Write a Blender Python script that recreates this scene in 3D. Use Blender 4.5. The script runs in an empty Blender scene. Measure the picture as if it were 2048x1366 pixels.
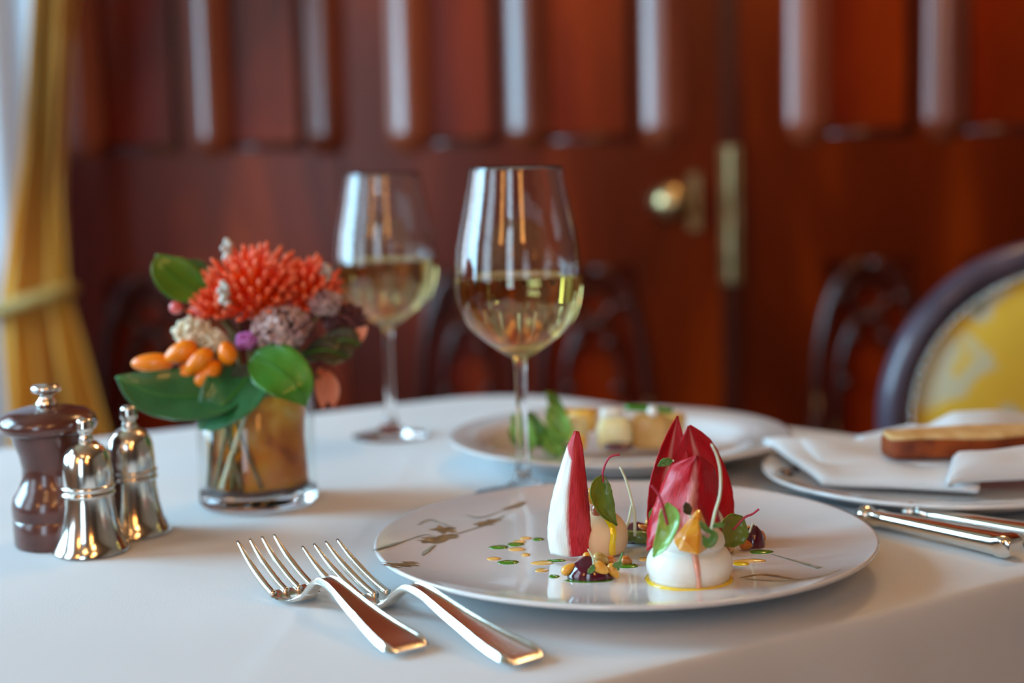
import bpy, math, random
import numpy as np
from mathutils import Vector, Matrix, noise
R = random.Random(7)
S = bpy.context.scene
COL = S.collection
# ------------------------------------------------------------ camera
F = 2844.0; CZ = .95
PIT = math.atan((683-366)/F); ROL = math.radians(1.4)
cd = bpy.data.cameras.new('camera'); cam = bpy.data.objects.new('camera', cd); COL.objects.link(cam)
cd.sensor_width = 36; cd.lens = F/2048*36
_f = Vector((0, math.cos(PIT), -math.sin(PIT))); _r0 = Vector((1, 0, 0)); _u0 = _r0.cross(_f)
_r = _r0*math.cos(ROL)-_u0*math.sin(ROL); _u = _u0*math.cos(ROL)+_r0*math.sin(ROL)
m = Matrix((( _r.x, _u.x, -_f.x, 0), (_r.y, _u.y, -_f.y, 0), (_r.z, _u.z, -_f.z, CZ), (0, 0, 0, 1)))
cam.matrix_world = m
cd.clip_start = .02
cd.dof.use_dof = True; cd.dof.focus_distance = .70; cd.dof.aperture_fstop = 3.6
S.camera = cam
# ------------------------------------------------------------ view + world + daylight
S.view_settings.view_transform = 'Standard'; S.view_settings.look = 'None'
S.view_settings.gamma = 1; S.view_settings.use_curve_mapping = False
S.view_settings.exposure = 0.18
S.cycles.use_denoising = True
S.cycles.max_bounces = 14; S.cycles.transmission_bounces = 12; S.cycles.transparent_max_bounces = 12
S.cycles.sample_clamp_indirect = 6
W = bpy.data.worlds.new('sky'); S.world = W; W.use_nodes = True
W.node_tree.nodes['Background'].inputs[0].default_value = (.80, .90, 1, 1)
W.node_tree.nodes['Background'].inputs[1].default_value = 2.0
def area(name, loc, rot, sx, sy, p, c):
    l = bpy.data.lights.new(name, 'AREA'); l.shape = 'RECTANGLE'; l.size = sx; l.size_y = sy; l.energy = p; l.color = c
    o = bpy.data.objects.new(name, l); o.location = loc; o.rotation_euler = rot; COL.objects.link(o); return o
area('daylight_left', (-2.02, 1.03, 1.55), (0, math.radians(-90), 0), 1.38, .92, 84, (.37, .74, 1.0))
area('daylight_left_near', (-2.02, -.30, 1.55), (0, math.radians(-90), 0), 1.38, .86, 11, (.45, .76, 1.0))
area('daylight_left_far', (-2.02, 1.93, 1.55), (0, math.radians(-90), 0), 1.38, .64, 14, (.55, .80, 1.0))
area('daylight_back', (-.95, -2.66, 1.45), (math.radians(90), 0, 0), .80, 2.0, 24, (.52, .79, 1.0))
# ------------------------------------------------------------ pixel helpers (planning rays to real places)
def ray(x, y): return _f + _r*((x-1024)/F) - _u*((y-683)/F)
CP = Vector((0, 0, CZ))
def P(x, y, h=0):
    d = ray(x, y); return CP + d*((.75+h-CZ)/d.z)
def D(x, y, Y):
    d = ray(x, y); return CP + d*(Y/d.y)
# ------------------------------------------------------------ mesh helpers
class M:
    def __init__(s): s.v = []; s.f = []; s.uv = {}
    def add(s, v, f, uv=None):
        n = len(s.v); s.v += [Vector(p) for p in v]; s.f += [tuple(i+n for i in q) for q in f]
        if uv:
            for i, t in enumerate(uv): s.uv[n+i] = t
        return s
    def box(s, a, b, rot=None, pivot=None):
        (x0, y0, z0), (x1, y1, z1) = a, b
        v = [Vector(p) for p in ((x0,y0,z0),(x1,y0,z0),(x1,y1,z0),(x0,y1,z0),(x0,y0,z1),(x1,y0,z1),(x1,y1,z1),(x0,y1,z1))]
        if rot:
            c = Vector(pivot); v = [c+rot@(p-c) for p in v]
        return s.add(v, [(0,3,2,1),(4,5,6,7),(0,1,5,4),(1,2,6,5),(2,3,7,6),(3,0,4,7)])
    def lathe(s, prof, seg=48, c=(0,0,0), mat=None, closed=False):
        v = []; f = []; n = len(prof)
        for i in range(seg):
            a = 2*math.pi*i/seg
            for r, z in prof:
                p = Vector((r*math.cos(a), r*math.sin(a), z))
                if mat: p = mat@p
                v.append(p+Vector(c))
        for i in range(seg):
            j = (i+1) % seg
            for k in range(n if closed else n-1):
                k2 = (k+1) % n
                f.append((i*n+k, j*n+k, j*n+k2, i*n+k2))
        return s.add(v, f)
    def tube(s, pts, rad, seg=12, cap=True, flat=1.0, up=None):
        pts = [Vector(p) for p in pts]; n = len(pts)
        if not hasattr(rad, '__len__'): rad = [rad]*n
        v = []; f = []; prev = None
        for i, p in enumerate(pts):
            t = (pts[min(i+1, n-1)]-pts[max(i-1, 0)]).normalized()
            if prev is None:
                a = Vector(up) if up else (Vector((0,0,1)) if abs(t.z) < .9 else Vector((1,0,0)))
            else: a = prev
            b = t.cross(a).normalized(); a = b.cross(t).normalized(); prev = a
            for k in range(seg):
                w = 2*math.pi*k/seg
                v.append(p + b*math.cos(w)*rad[i] + a*math.sin(w)*rad[i]*flat)
        for i in range(n-1):
            for k in range(seg):
                k2 = (k+1) % seg
                f.append((i*seg+k, i*seg+k2, (i+1)*seg+k2, (i+1)*seg+k))
        if cap:
            f.append(tuple(range(seg))[::-1]); f.append(tuple((n-1)*seg+k for k in range(seg)))
        return s.add(v, f)
    def ball(s, c, r, seg=16, rings=10, rot=None, fn=None):
        if not hasattr(r, '__len__'): r = (r, r, r)
        c = Vector(c); v = []; f = []
        for i in range(1, rings):
            t = math.pi*i/rings
            for k in range(seg):
                a = 2*math.pi*k/seg
                v.append((math.sin(t)*math.cos(a), math.sin(t)*math.sin(a), math.cos(t)))
        v += [(0,0,1), (0,0,-1)]; nt = len(v)-2
        out = []
        for q in v:
            q = Vector(q)
            if fn: q = fn(q)
            q = Vector((q.x*r[0], q.y*r[1], q.z*r[2]))
            if rot: q = rot@q
            out.append(c+q)
        for i in range(rings-2):
            for k in range(seg):
                k2 = (k+1) % seg
                f.append((i*seg+k, (i+1)*seg+k, (i+1)*seg+k2, i*seg+k2))
        for k in range(seg):
            k2 = (k+1) % seg
            f.append((nt, k, k2)); f.append((nt+1, (rings-2)*seg+k2, (rings-2)*seg+k))
        return s.add(out, f)
    def grid(s, rows, uv=True, close=False, thick=0):
        """rows: list of lists of points; thick>0 makes a closed double-sided shell"""
        n = len(rows); k = len(rows[0]); v = []; t = []
        for i, r in enumerate(rows):
            for j, p in enumerate(r): v.append(Vector(p)); t.append((i/(n-1), j/(k-1)))
        f = []
        for i in range(n-1):
            for j in range(k-1): f.append((i*k+j, i*k+j+1, (i+1)*k+j+1, (i+1)*k+j))
        if thick:
            N = [Vector((0,0,0)) for _ in v]
            for q in f:
                nn = (v[q[2]]-v[q[0]]).cross(v[q[3]]-v[q[1]])
                for i in q: N[i] += nn
            N = [x.normalized() if x.length > 1e-12 else Vector((0,0,1)) for x in N]
            b = len(v)
            v2 = [p-N[i]*thick for i, p in enumerate(v)]
            f2 = [tuple(i+b for i in q[::-1]) for q in f]
            e = [i for i in range(k)] + [(i+1)*k-1 for i in range(1, n)] + [(n-1)*k+j for j in range(k-2, -1, -1)] + [i*k for i in range(n-2, 0, -1)]
            f3 = [(e[(a+1) % len(e)], e[a], e[a]+b, e[(a+1) % len(e)]+b) for a in range(len(e))]
            v += v2; f += f2+f3; t += t
        return s.add(v, f, t)
    def build(s, name, mat, parent=None, smooth=True, origin=None, sharp=None):
        me = bpy.data.meshes.new(name)
        o = bpy.data.objects.new(name, me); COL.objects.link(o)
        vs = s.v
        if parent is not None:
            o.parent = parent
        elif origin is not False:
            if origin is None:
                xs = [p.x for p in vs]; ys = [p.y for p in vs]; zs = [p.z for p in vs]
                origin = Vector(((min(xs)+max(xs))/2, (min(ys)+max(ys))/2, min(zs)))
            else: origin = Vector(origin)
            vs = [p-origin for p in vs]; o.location = origin
        me.from_pydata([tuple(p) for p in vs], [], s.f)
        if s.uv:
            L = me.uv_layers.new(name='UVMap')
            for li, lp in enumerate(me.loops):
                L.data[li].uv = s.uv.get(lp.vertex_index, (0, 0))
        me.validate()
        if smooth:
            me.shade_smooth()
            if sharp: me.set_sharp_from_angle(angle=math.radians(sharp))
        me.materials.append(mat)
        return o
def tag(o, label=None, cat=None, group=None, kind=None):
    if label: o['label'] = label
    if cat: o['category'] = cat
    if group: o['group'] = group
    if kind: o['kind'] = kind
    return o
def thing(name, label, cat, loc=(0,0,0), rz=0, group=None):
    o = bpy.data.objects.new(name, None); COL.objects.link(o); o.location = loc; o.rotation_euler = (0,0,rz)
    o.empty_display_size = .05
    return tag(o, label, cat, group)
def dup(root, loc, rz, label):
    r = root.copy(); COL.objects.link(r); r.location = loc; r.rotation_euler = (0,0,rz); r['label'] = label
    for ch in list(root.children):
        c = ch.copy(); COL.objects.link(c); c.parent = r
        for g in list(ch.children):
            d = g.copy(); COL.objects.link(d); d.parent = c
    return r
def off(o):
    L = o.location
    return Vector(L)
class Loc(M):
    """mesh given in world coordinates but parented to an unrotated thing"""
    def __init__(s, root): super().__init__(); s.root = root
    def build(s, name, mat, parent=None, **k):
        s.v = [p-Vector(s.root.location) for p in s.v]
        return super().build(name, mat, parent or s.root, **k)
def spline(pts, n):
    pts = [Vector(p) for p in pts]
    if len(pts) == 2: return [pts[0].lerp(pts[1], i/(n-1)) for i in range(n)]
    q = [2*pts[0]-pts[1]]+pts+[2*pts[-1]-pts[-2]]; out = []
    for i in range(n):
        t = i/(n-1)*(len(pts)-1); k = min(int(t), len(pts)-2); u = t-k
        a, b, c, d = q[k:k+4]
        out.append(.5*((2*b)+(c-a)*u+(2*a-5*b+4*c-d)*u*u+(3*b-a-3*c+d)*u**3))
    return out
def interp(x, xs, ys): return float(np.interp(x, xs, ys))
# ------------------------------------------------------------ materials
def mat(name, col, rough=.5, metal=0, coat=0, trans=0, ior=1.45, sss=0, ssc=None, emis=None, es=0, sheen=0, spec=None, coat_rough=.05):
    m = bpy.data.materials.new(name); m.use_nodes = True
    b = m.node_tree.nodes['Principled BSDF']; I = b.inputs
    I['Base Color'].default_value = (*col, 1); I['Roughness'].default_value = rough; I['Metallic'].default_value = metal
    I['Coat Weight'].default_value = coat; I['Coat Roughness'].default_value = coat_rough
    I['Transmission Weight'].default_value = trans; I['IOR'].default_value = ior
    if spec is not None: I['Specular IOR Level'].default_value = spec
    if sss:
        I['Subsurface Weight'].default_value = sss; I['Subsurface Radius'].default_value = ssc or (.6,.4,.3); I['Subsurface Scale'].default_value = .006
    if emis: I['Emission Color'].default_value = (*emis, 1); I['Emission Strength'].default_value = es
    if sheen: I['Sheen Weight'].default_value = sheen
    return m
def N(m, t, **k):
    n = m.node_tree.nodes.new(t)
    for a, b in k.items(): setattr(n, a, b)
    return n
def LK(m, a, b): m.node_tree.links.new(a, b)
def ramp(m, stops, mode='LINEAR'):
    r = N(m, 'ShaderNodeValToRGB'); e = r.color_ramp.elements; r.color_ramp.interpolation = mode
    e[0].position = stops[0][0]; e[0].color = (*stops[0][1], 1); e[1].position = stops[-1][0]; e[1].color = (*stops[-1][1], 1)
    for p, c in stops[1:-1]:
        x = e.new(p); x.color = (*c, 1)
    return r
def noisy(m, stops, scale=20, detail=4, stretch=(1,1,1), bump=0, bscale=None, dist=0, bdist=.001, tex='noise'):
    b = m.node_tree.nodes['Principled BSDF']
    tc = N(m, 'ShaderNodeTexCoord'); mp = N(m, 'ShaderNodeMapping'); mp.inputs['Scale'].default_value = stretch
    LK(m, tc.outputs['Object'], mp.inputs['Vector'])
    if stops:
        n = N(m, 'ShaderNodeTexNoise'); n.inputs['Scale'].default_value = scale; n.inputs['Detail'].default_value = detail; n.inputs['Distortion'].default_value = dist
        LK(m, mp.outputs[0], n.inputs['Vector'])
        r = ramp(m, stops); LK(m, n.outputs['Fac'], r.inputs[0]); LK(m, r.outputs[0], b.inputs['Base Color'])
    if bump:
        n2 = N(m, 'ShaderNodeTexNoise'); n2.inputs['Scale'].default_value = bscale or scale; n2.inputs['Detail'].default_value = detail
        LK(m, mp.outputs[0], n2.inputs['Vector'])
        bp = N(m, 'ShaderNodeBump'); bp.inputs['Strength'].default_value = bump; bp.inputs['Distance'].default_value = bdist
        LK(m, n2.outputs['Fac'], bp.inputs['Height']); LK(m, bp.outputs[0], b.inputs['Normal'])
    return m
wood = noisy(mat('mahogany', (.2,.04,.01), .28, spec=.3), [(.25,(.024,.002,.0)), (.5,(.12,.010,.0)), (.75,(.42,.05,.0))], scale=3.2, detail=6, stretch=(1,1,.28), dist=.6, bump=.15, bscale=60)
wood_dk = noisy(mat('dark_mahogany', (.06,.01,.004), .26, coat=.2, coat_rough=.1), [(.3,(.022,.004,.003)), (.7,(.085,.012,.006))], scale=4, stretch=(1,1,.3))
wood_m = noisy(mat('polished_mahogany_bead', (.2,.04,.01), .22, coat=.35, coat_rough=.16), [(.3,(.12,.018,.006)), (.7,(.30,.065,.025))], scale=4, stretch=(1,1,.3))
wood_panel = noisy(mat('mahogany_panel', (.3,.06,.012), .30, spec=.28), [(.28,(.06,.003,.0)), (.5,(.26,.021,.0)), (.72,(.66,.095,.0))], scale=2.6, detail=5, stretch=(1,1,.35), dist=.9)
brass = noisy(mat('aged_brass', (.75,.55,.25), .28, 1), [(.3,(.45,.33,.16)), (.7,(.80,.62,.32))], scale=30)
brass_dull = noisy(mat('dull_brass', (.3,.22,.10), .42, 1), [(.3,(.22,.16,.08)), (.7,(.42,.32,.17))], scale=20)
cream = noisy(mat('cream_plaster', (.72,.64,.50), .8), [(.3,(.66,.58,.45)), (.7,(.74,.66,.53))], scale=3)
carpet = noisy(mat('carpet', (.10,.03,.02), .95), [(.35,(.06,.015,.012)), (.65,(.16,.06,.03))], scale=12, bump=.4, bscale=300)
white_paint = mat('white_paint', (.8,.8,.78), .4)
linen = noisy(mat('white_linen', (.68,.69,.70), .82, sheen=.15), [(.3,(.645,.66,.675)), (.7,(.68,.695,.71))], scale=8, bump=.25, bscale=1400, detail=2, bdist=.0004)
ceramic = noisy(mat('white_porcelain', (.86,.86,.85), .10, coat=.6, coat_rough=.03), [(.3,(.745,.755,.76)), (.7,(.77,.78,.785))], scale=5)
silver = noisy(mat('polished_silver', (.86,.83,.77), .13, 1), [(.3,(.80,.77,.70)), (.7,(.90,.87,.81))], scale=40)
silver2 = noisy(mat('cutlery_silver', (.84,.80,.72), .2, 1), [(.3,(.74,.70,.62)), (.7,(.88,.84,.77))], scale=60, bump=.05, bscale=400)
steel = mat('blade_steel', (.7,.72,.74), .14, 1)
mill_wood = noisy(mat('varnished_walnut', (.16,.05,.03), .26, coat=.7, coat_rough=.12), [(.3,(.06,.018,.013)), (.7,(.15,.045,.03))], scale=40, stretch=(1,1,.3))
glass = mat('clear_glass', (1,1,1), 0, trans=1, ior=1.48)
wine_m = mat('white_wine_liquid', (.97,.87,.36), 0, trans=1, ior=1.34)
pane = bpy.data.materials.new('window_pane'); pane.use_nodes = True
nt = pane.node_tree; nt.nodes.clear()
_o = nt.nodes.new('ShaderNodeOutputMaterial'); _t = nt.nodes.new('ShaderNodeBsdfTransparent'); _g = nt.nodes.new('ShaderNodeBsdfGlossy'); _m = nt.nodes.new('ShaderNodeMixShader')
_g.inputs['Roughness'].default_value = .02; _m.inputs[0].default_value = .06
nt.links.new(_t.outputs[0], _m.inputs[1]); nt.links.new(_g.outputs[0], _m.inputs[2]); nt.links.new(_m.outputs[0], _o.inputs[0])
def petal_mat(name, c1, c2, rough=.5, sss=.25, scale=60, coat=0, bump=.2, stretch=(1,1,1)):
    return noisy(mat(name, c1, rough, sss=sss, ssc=(1,.3,.2), coat=coat), [(.3, c1), (.7, c2)], scale=scale, bump=bump, bscale=scale*4, stretch=stretch, bdist=.0005)
leaf_glossy = petal_mat('glossy_green_leaf', (.006,.10,.022), (.03,.20,.07), .30, .15, 30, coat=.35)
leaf_bright = petal_mat('bright_green_leaf', (.02,.16,.006), (.07,.30,.02), .35, .2, 30, coat=.3)
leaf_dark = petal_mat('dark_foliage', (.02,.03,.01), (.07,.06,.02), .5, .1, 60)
chard_m = petal_mat('chard_green', (.045,.13,.004), (.10,.22,.012), .4, .2, 120, coat=.2)
chard_lt = petal_mat('pale_chard_green', (.12,.36,.04), (.24,.56,.12), .35, .2, 120, coat=.3)
sprout_m = petal_mat('sprout_green', (.03,.16,.03), (.08,.28,.06), .4, .2, 120)
stem_white = petal_mat('sprout_stem_white', (.62,.70,.42), (.78,.80,.66), .35, .3, 120)
stem_red = petal_mat('chard_stem_red', (.38,.03,.06), (.50,.06,.10), .4, .2, 200)
protea_m = petal_mat('orange_red_florets', (.95,.035,.0), (1,.11,.0), .45, .2, 60)
protea_tip = petal_mat('coral_floret_tips', (.96,.09,.02), (.98,.22,.09), .45, .2, 60)
hip_m = petal_mat('orange_pods', (1,.19,.0), (1,.29,.0), .35, .2, 40, coat=.3, bump=.05)
dusty_m = petal_mat('dusty_pink_petals', (.32,.14,.15), (.62,.45,.40), .7, .1, 90)
cream_m = petal_mat('cream_petals', (.70,.60,.40), (.85,.78,.60), .7, .1, 90)
purple_m = petal_mat('purple_petals', (.42,.08,.35), (.6,.2,.5), .6, .1, 90)
berry_m = petal_mat('red_berry', (.60,.06,.07), (.75,.16,.15), .35, .2, 60, coat=.4)
twig_m = petal_mat('brown_stem', (.10,.07,.02), (.20,.15,.05), .6, 0, 60)
stem_m = petal_mat('olive_stem', (.12,.11,.03), (.25,.22,.08), .5, 0, 60)
mousse_m = noisy(mat('white_mousse', (.86,.83,.76), .38, sss=.5, ssc=(1,.8,.6), coat=.15), [(.3,(.82,.80,.73)), (.7,(.87,.85,.79))], scale=60, bump=.25, bscale=350, bdist=.0006)
peach_m = noisy(mat('peach_mousse', (.85,.66,.42), .5, sss=.4, ssc=(1,.7,.5)), [(.3,(.80,.53,.30)), (.7,(.86,.60,.36))], scale=60, bump=.15, bscale=350, bdist=.0005)
beet_gel = noisy(mat('beetroot_gel', (.07,.006,.018), .14, coat=.8), [(.3,(.05,.004,.012)), (.7,(.12,.008,.025))], scale=120, bump=.3, bscale=160, bdist=.0008)
pine_m = petal_mat('toasted_pine_nut', (.74,.34,.03), (.88,.50,.08), .3, .3, 300, coat=.4, bump=.1)
pine_br = petal_mat('browned_pine_nut', (.48,.13,.015), (.62,.24,.04), .3, .3, 300, coat=.4, bump=.1)
seed_m = petal_mat('green_pumpkin_seed', (.10,.15,.03), (.20,.26,.06), .35, .1, 200, coat=.3)
wedge_m = petal_mat('golden_beet', (.70,.24,.01), (.86,.42,.04), .22, .4, 90, coat=.7, bump=.25)
green_oil = mat('green_herb_oil', (.03,.20,.005), .08, coat=1); noisy(green_oil, [(.3,(.02,.16,.004)), (.7,(.07,.28,.01))], scale=150)
yolk = mat('orange_sauce', (.85,.48,.10), .15, coat=.8); noisy(yolk, [(.3,(.80,.42,.08)), (.7,(.90,.58,.18))], scale=150)
yellow_oil = mat('yellow_oil', (.95,.62,.0), .08, coat=1); noisy(yellow_oil, [(.3,(.92,.55,.0)), (.7,(.98,.72,.02))], scale=100)
drip_m = mat('pink_beet_juice', (.80,.36,.26), .25, coat=.7); noisy(drip_m, [(.3,(.74,.30,.22)), (.7,(.85,.46,.32))], scale=200)
gold_dec = noisy(mat('gold_decoration', (.38,.27,.12), .35, .5), [(.3,(.22,.15,.06)), (.7,(.55,.42,.22))], scale=220)
grey_dec = noisy(mat('olive_line_decoration', (.25,.25,.18), .35), [(.3,(.20,.20,.14)), (.7,(.42,.42,.34))], scale=200)
def endive(name, a, b, rib=.5, reds=((.34,.001,.006),(.66,.004,.020)), ribc=(.80,.40,.38), tip=0, grow=.5):
    """leaf colour from the leaf's own length (u) and width (v): pale rib widening towards the base"""
    m = mat(name, reds[0], .36, coat=.15, coat_rough=.18, spec=.35); b_ = m.node_tree.nodes['Principled BSDF']
    uv = N(m, 'ShaderNodeUVMap'); sp = N(m, 'ShaderNodeSeparateXYZ'); LK(m, uv.outputs[0], sp.inputs[0])
    tc = N(m, 'ShaderNodeMapping'); tc.inputs['Scale'].default_value = (9, 60, 1); LK(m, uv.outputs[0], tc.inputs[0])
    nz = N(m, 'ShaderNodeTexNoise'); nz.inputs['Scale'].default_value = 1; nz.inputs['Detail'].default_value = 4; LK(m, tc.outputs[0], nz.inputs['Vector'])
    r = ramp(m, [(.3, reds[0]), (.7, reds[1])]); LK(m, nz.outputs['Fac'], r.inputs[0])
    d = N(m, 'ShaderNodeMath', operation='SUBTRACT'); LK(m, sp.outputs[1], d.inputs[0]); d.inputs[1].default_value = rib
    ab = N(m, 'ShaderNodeMath', operation='ABSOLUTE'); LK(m, d.outputs[0], ab.inputs[0])
    wd = N(m, 'ShaderNodeMath', operation='MULTIPLY_ADD'); LK(m, sp.outputs[0], wd.inputs[0]); wd.inputs[1].default_value = -a*grow*2; wd.inputs[2].default_value = a
    if tip:
        tm = N(m, 'ShaderNodeMapRange'); LK(m, sp.outputs[0], tm.inputs[0]); tm.inputs[1].default_value = tip-.06; tm.inputs[2].default_value = tip+.06; tm.inputs[3].default_value = 1; tm.inputs[4].default_value = -.3
        w0 = wd; wd = N(m, 'ShaderNodeMath', operation='MULTIPLY'); LK(m, w0.outputs[0], wd.inputs[0]); LK(m, tm.outputs[0], wd.inputs[1])
    nn = N(m, 'ShaderNodeMath', operation='MULTIPLY_ADD'); LK(m, nz.outputs['Fac'], nn.inputs[0]); nn.inputs[1].default_value = .16; nn.inputs[2].default_value = -.08
    w2 = N(m, 'ShaderNodeMath', operation='ADD'); LK(m, wd.outputs[0], w2.inputs[0]); LK(m, nn.outputs[0], w2.inputs[1])
    q = N(m, 'ShaderNodeMath', operation='SUBTRACT'); LK(m, w2.outputs[0], q.inputs[0]); LK(m, ab.outputs[0], q.inputs[1])
    mr = N(m, 'ShaderNodeMapRange'); LK(m, q.outputs[0], mr.inputs[0]); mr.inputs[1].default_value = -b; mr.inputs[2].default_value = b
    mx = N(m, 'ShaderNodeMix', data_type='RGBA'); LK(m, mr.outputs[0], mx.inputs[0]); LK(m, r.outputs[0], mx.inputs[6]); mx.inputs[7].default_value = (*ribc, 1)
    LK(m, mx.outputs[2], b_.inputs['Base Color'])
    bp = N(m, 'ShaderNodeBump'); bp.inputs['Strength'].default_value = .5; bp.inputs['Distance'].default_value = .0006
    LK(m, nz.outputs['Fac'], bp.inputs['Height']); LK(m, bp.outputs[0], b_.inputs['Normal'])
    return m
endive_m = endive('red_endive', .10, .07)
endive_w = endive('white_ribbed_endive', .50, .05, rib=.02, ribc=(.86,.86,.80), reds=((.42,.002,.008),(.76,.04,.06)), grow=.12, tip=.86)
# ------------------------------------------------------------ room shell
def struct(name, m, mt, parent=None, **k):
    o = m.build(name, mt, parent, **k)
    if parent is None: o['kind'] = 'structure'
    return o
struct('floor', M().box((-2.1,-2.8,-.05), (3.1,2.7,0)), carpet, smooth=False)
struct('ceiling', M().box((-2.1,-2.8,2.75), (3.1,2.7,2.8)), noisy(mat('brown_ceiling', (.3,.2,.12), .7), [(.3,(.22,.14,.08)), (.7,(.32,.21,.12))], scale=3), smooth=False)
wl = M(); X0, X1 = -2.05, -1.95
for a, b, c, d in ((-2.65,-.74,0,2.75), (.14,.56,0,2.75), (1.50,1.60,0,2.75), (2.26,2.55,0,2.75), (.56,1.50,0,.85), (.56,1.50,2.25,2.75), (-.74,.14,0,.85), (-.74,.14,2.25,2.75), (1.6,2.26,0,.85), (1.6,2.26,2.25,2.75)): wl.box((X0,a,c), (X1,b,d))
struct('wall_left', wl, noisy(mat('tan_wall', (.3,.2,.12), .7), [(.3,(.24,.15,.08)), (.7,(.34,.22,.13))], scale=3), smooth=False)
wb = M()
for a, b, c, d in ((-1.95,-1.36,0,2.75), (-.54,3.0,0,2.75), (-1.36,-.54,0,.42), (-1.36,-.54,2.48,2.75)): wb.box((a,-2.65,c), (b,-2.55,d))
struct('wall_back', wb, noisy(mat('umber_wall', (.10,.08,.07), .7), [(.3,(.06,.045,.04)), (.7,(.12,.095,.085))], scale=3), smooth=False)
struct('wall_right', M().box((3.0,-2.65,0), (3.1,2.55,2.75)), noisy(mat('ochre_wall', (.30,.24,.18), .7), [(.3,(.24,.19,.14)), (.7,(.34,.28,.21))], scale=3), smooth=False)
def window(n, axis, a0, a1, z0, z1, pos, nb, nh):
    f = M()
    def bar(u0, u1, w0, w1, t=.02):
        if axis == 'y': f.box((pos-t,u0,w0), (pos+t,u1,w1))
        else: f.box((u0,pos-t,w0), (u1,pos+t,w1))
    bar(a0, a0+.05, z0, z1); bar(a1-.05, a1, z0, z1); bar(a0, a1, z0, z0+.06); bar(a0, a1, z1-.05, z1)
    for i in range(1, nb): x = a0+(a1-a0)*i/nb; bar(x-.014, x+.014, z0, z1, .015)
    for i in range(1, nh): z = z0+(z1-z0)*i/nh; bar(a0, a1, z-.014, z+.014, .015)
    o = struct('window_%d' % n, f, white_paint, smooth=False)
    g = M()
    if axis == 'y': g.box((pos-.002,a0+.02,z0+.02), (pos+.002,a1-.02,z1-.02))
    else: g.box((a0+.02,pos-.002,z0+.02), (a1-.02,pos+.002,z1-.02))
    gl = g.build('window_glass', pane, origin=o.location); gl.parent = o; gl.location = (0,0,0)
    return o
window(1, 'y', .56, 1.50, .85, 2.25, -1.985, 1, 2)
window(4, 'y', -.74, .14, .85, 2.25, -1.985, 1, 2)
window(2, 'x', -1.36, -.54, .42, 2.48, -2.59, 1, 2)
window(3, 'y', 1.60, 2.26, .85, 2.25, -1.985, 1, 2)
# far wall: masonry behind, panelling and double door in front
WY = 2.5
struct('wall_far', M().box((-1.95,2.545,0), (3.0,2.65,2.75)), wood_dk, smooth=False)
ZR0, ZR1 = .80, 1.015      # mid rail
def arch_pts(xc, hw, z0, z1, side, y, n=14):
    out = []
    for i in range(n):
        t = i/(n-1)
        out.append(Vector((xc+side*hw*math.cos(t*math.pi/2)**.75*(1), y, z0+(z1-z0)*math.sin(t*math.pi/2)**1.15)))
    return out
def joinery(name, x0, x1, panels, mulls, parent=None, kind=True):
    root = thing(name, None, None, ((x0+x1)/2, WY, 0)); root['kind'] = 'structure'
    f = Loc(root)
    zs = 2.42
    edges = [x0]+[e for p in panels for e in p]+[x1]
    for i in range(0, len(edges), 2): f.box((edges[i],WY,0), (edges[i+1],WY+.04,zs))
    for a, b in panels:
        f.box((a,WY+.001,ZR0), (b,WY+.04,ZR1)); f.box((a,WY+.001,0), (b,WY+.04,.22)); f.box((a,WY+.001,2.25), (b,WY+.04,zs))
    f.build('panel_frame', wood, smooth=False)
    for a, b in panels:
        for z0, z1 in ((ZR1, 2.25), (.22, ZR0)):
            q = Loc(root); w = .018
            q.box((a,WY+.030,z0), (b,WY+.039,z1)); q.build('panel', wood_panel, smooth=False)
        # sunk ogee bead round the upper panel
        q = Loc(root)
        q.tube([(a+.006,WY+.012,ZR1),(a+.006,WY+.012,2.25)], .008, 10); q.tube([(b-.006,WY+.012,ZR1),(b-.006,WY+.012,2.25)], .008, 10)
        q.tube([(a,WY+.012,ZR1+.006),(b,WY+.012,ZR1+.006)], .011, 10, up=(0,0,1))
        q.build('bead_moulding', wood_dk)
        # gothic tracery in the lower panel
        xc, hw = (a+b)/2, (b-a)/2+.012
        t = Loc(root)
        for s in (-1, 1):
            t.tube(arch_pts(xc, hw, .56, .795, s, WY+.002), .012, 10)
            t.tube(arch_pts(xc, hw*.62, .50, .70, s, WY+.012), .009, 10)
            t.tube([(xc+s*hw,WY+.002,.22), (xc+s*hw,WY+.002,.57)], .012, 10)
            t.tube([(xc+s*hw*.62,WY+.012,.24), (xc+s*hw*.62,WY+.012,.51)], .009, 10)
        for k in range(12):
            pass
        t.tube([(xc+.034*math.cos(w_), WY+.012, .735+.028*math.sin(w_)) for w_ in np.linspace(0, 2*math.pi, 20)], .007, 8)
        t.build('tracery', wood_dk)
        g = Loc(root)
        for dx, dz in ((.62,-.02), (-.62,-.02), (.30,-.09), (-.30,-.09), (.45,-.17), (-.45,-.17)):
            g.ball((xc+dx*hw, WY-.002, .735+dz+.02), .0115, 14, 10)
        g.build('carved_bosses', wood_dk)
    for x in mulls:
        q = Loc(root)
        zz = [1.003, 1.012, 1.024, 1.036, 1.040, 1.044, 1.06, 1.6, 2.24]; sc = [.03, .40, .78, .97, .99, 1, 1, 1, 1]; rows = []
        pr = [(-.040, .0)]
        for i in range(9):
            a = math.radians(36-18*i/8); pr.append((-.003-.122*(math.sin(a)-math.sin(math.radians(18))), .0235-.122*(math.cos(math.radians(18))-math.cos(a))))
        pr += [(-p[0], p[1]) for p in pr[::-1]]
        for z, k_ in zip(zz, sc): rows.append([Vector((x+.012+px_*(k_*.6+.4 if k_ > .05 else .4), WY+.002-max(0, py_)*k_, z)) for px_, py_ in pr])
        q.grid(rows); q.uv = {}
        q.build('roll_moulding', wood_m)
    return root
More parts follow.
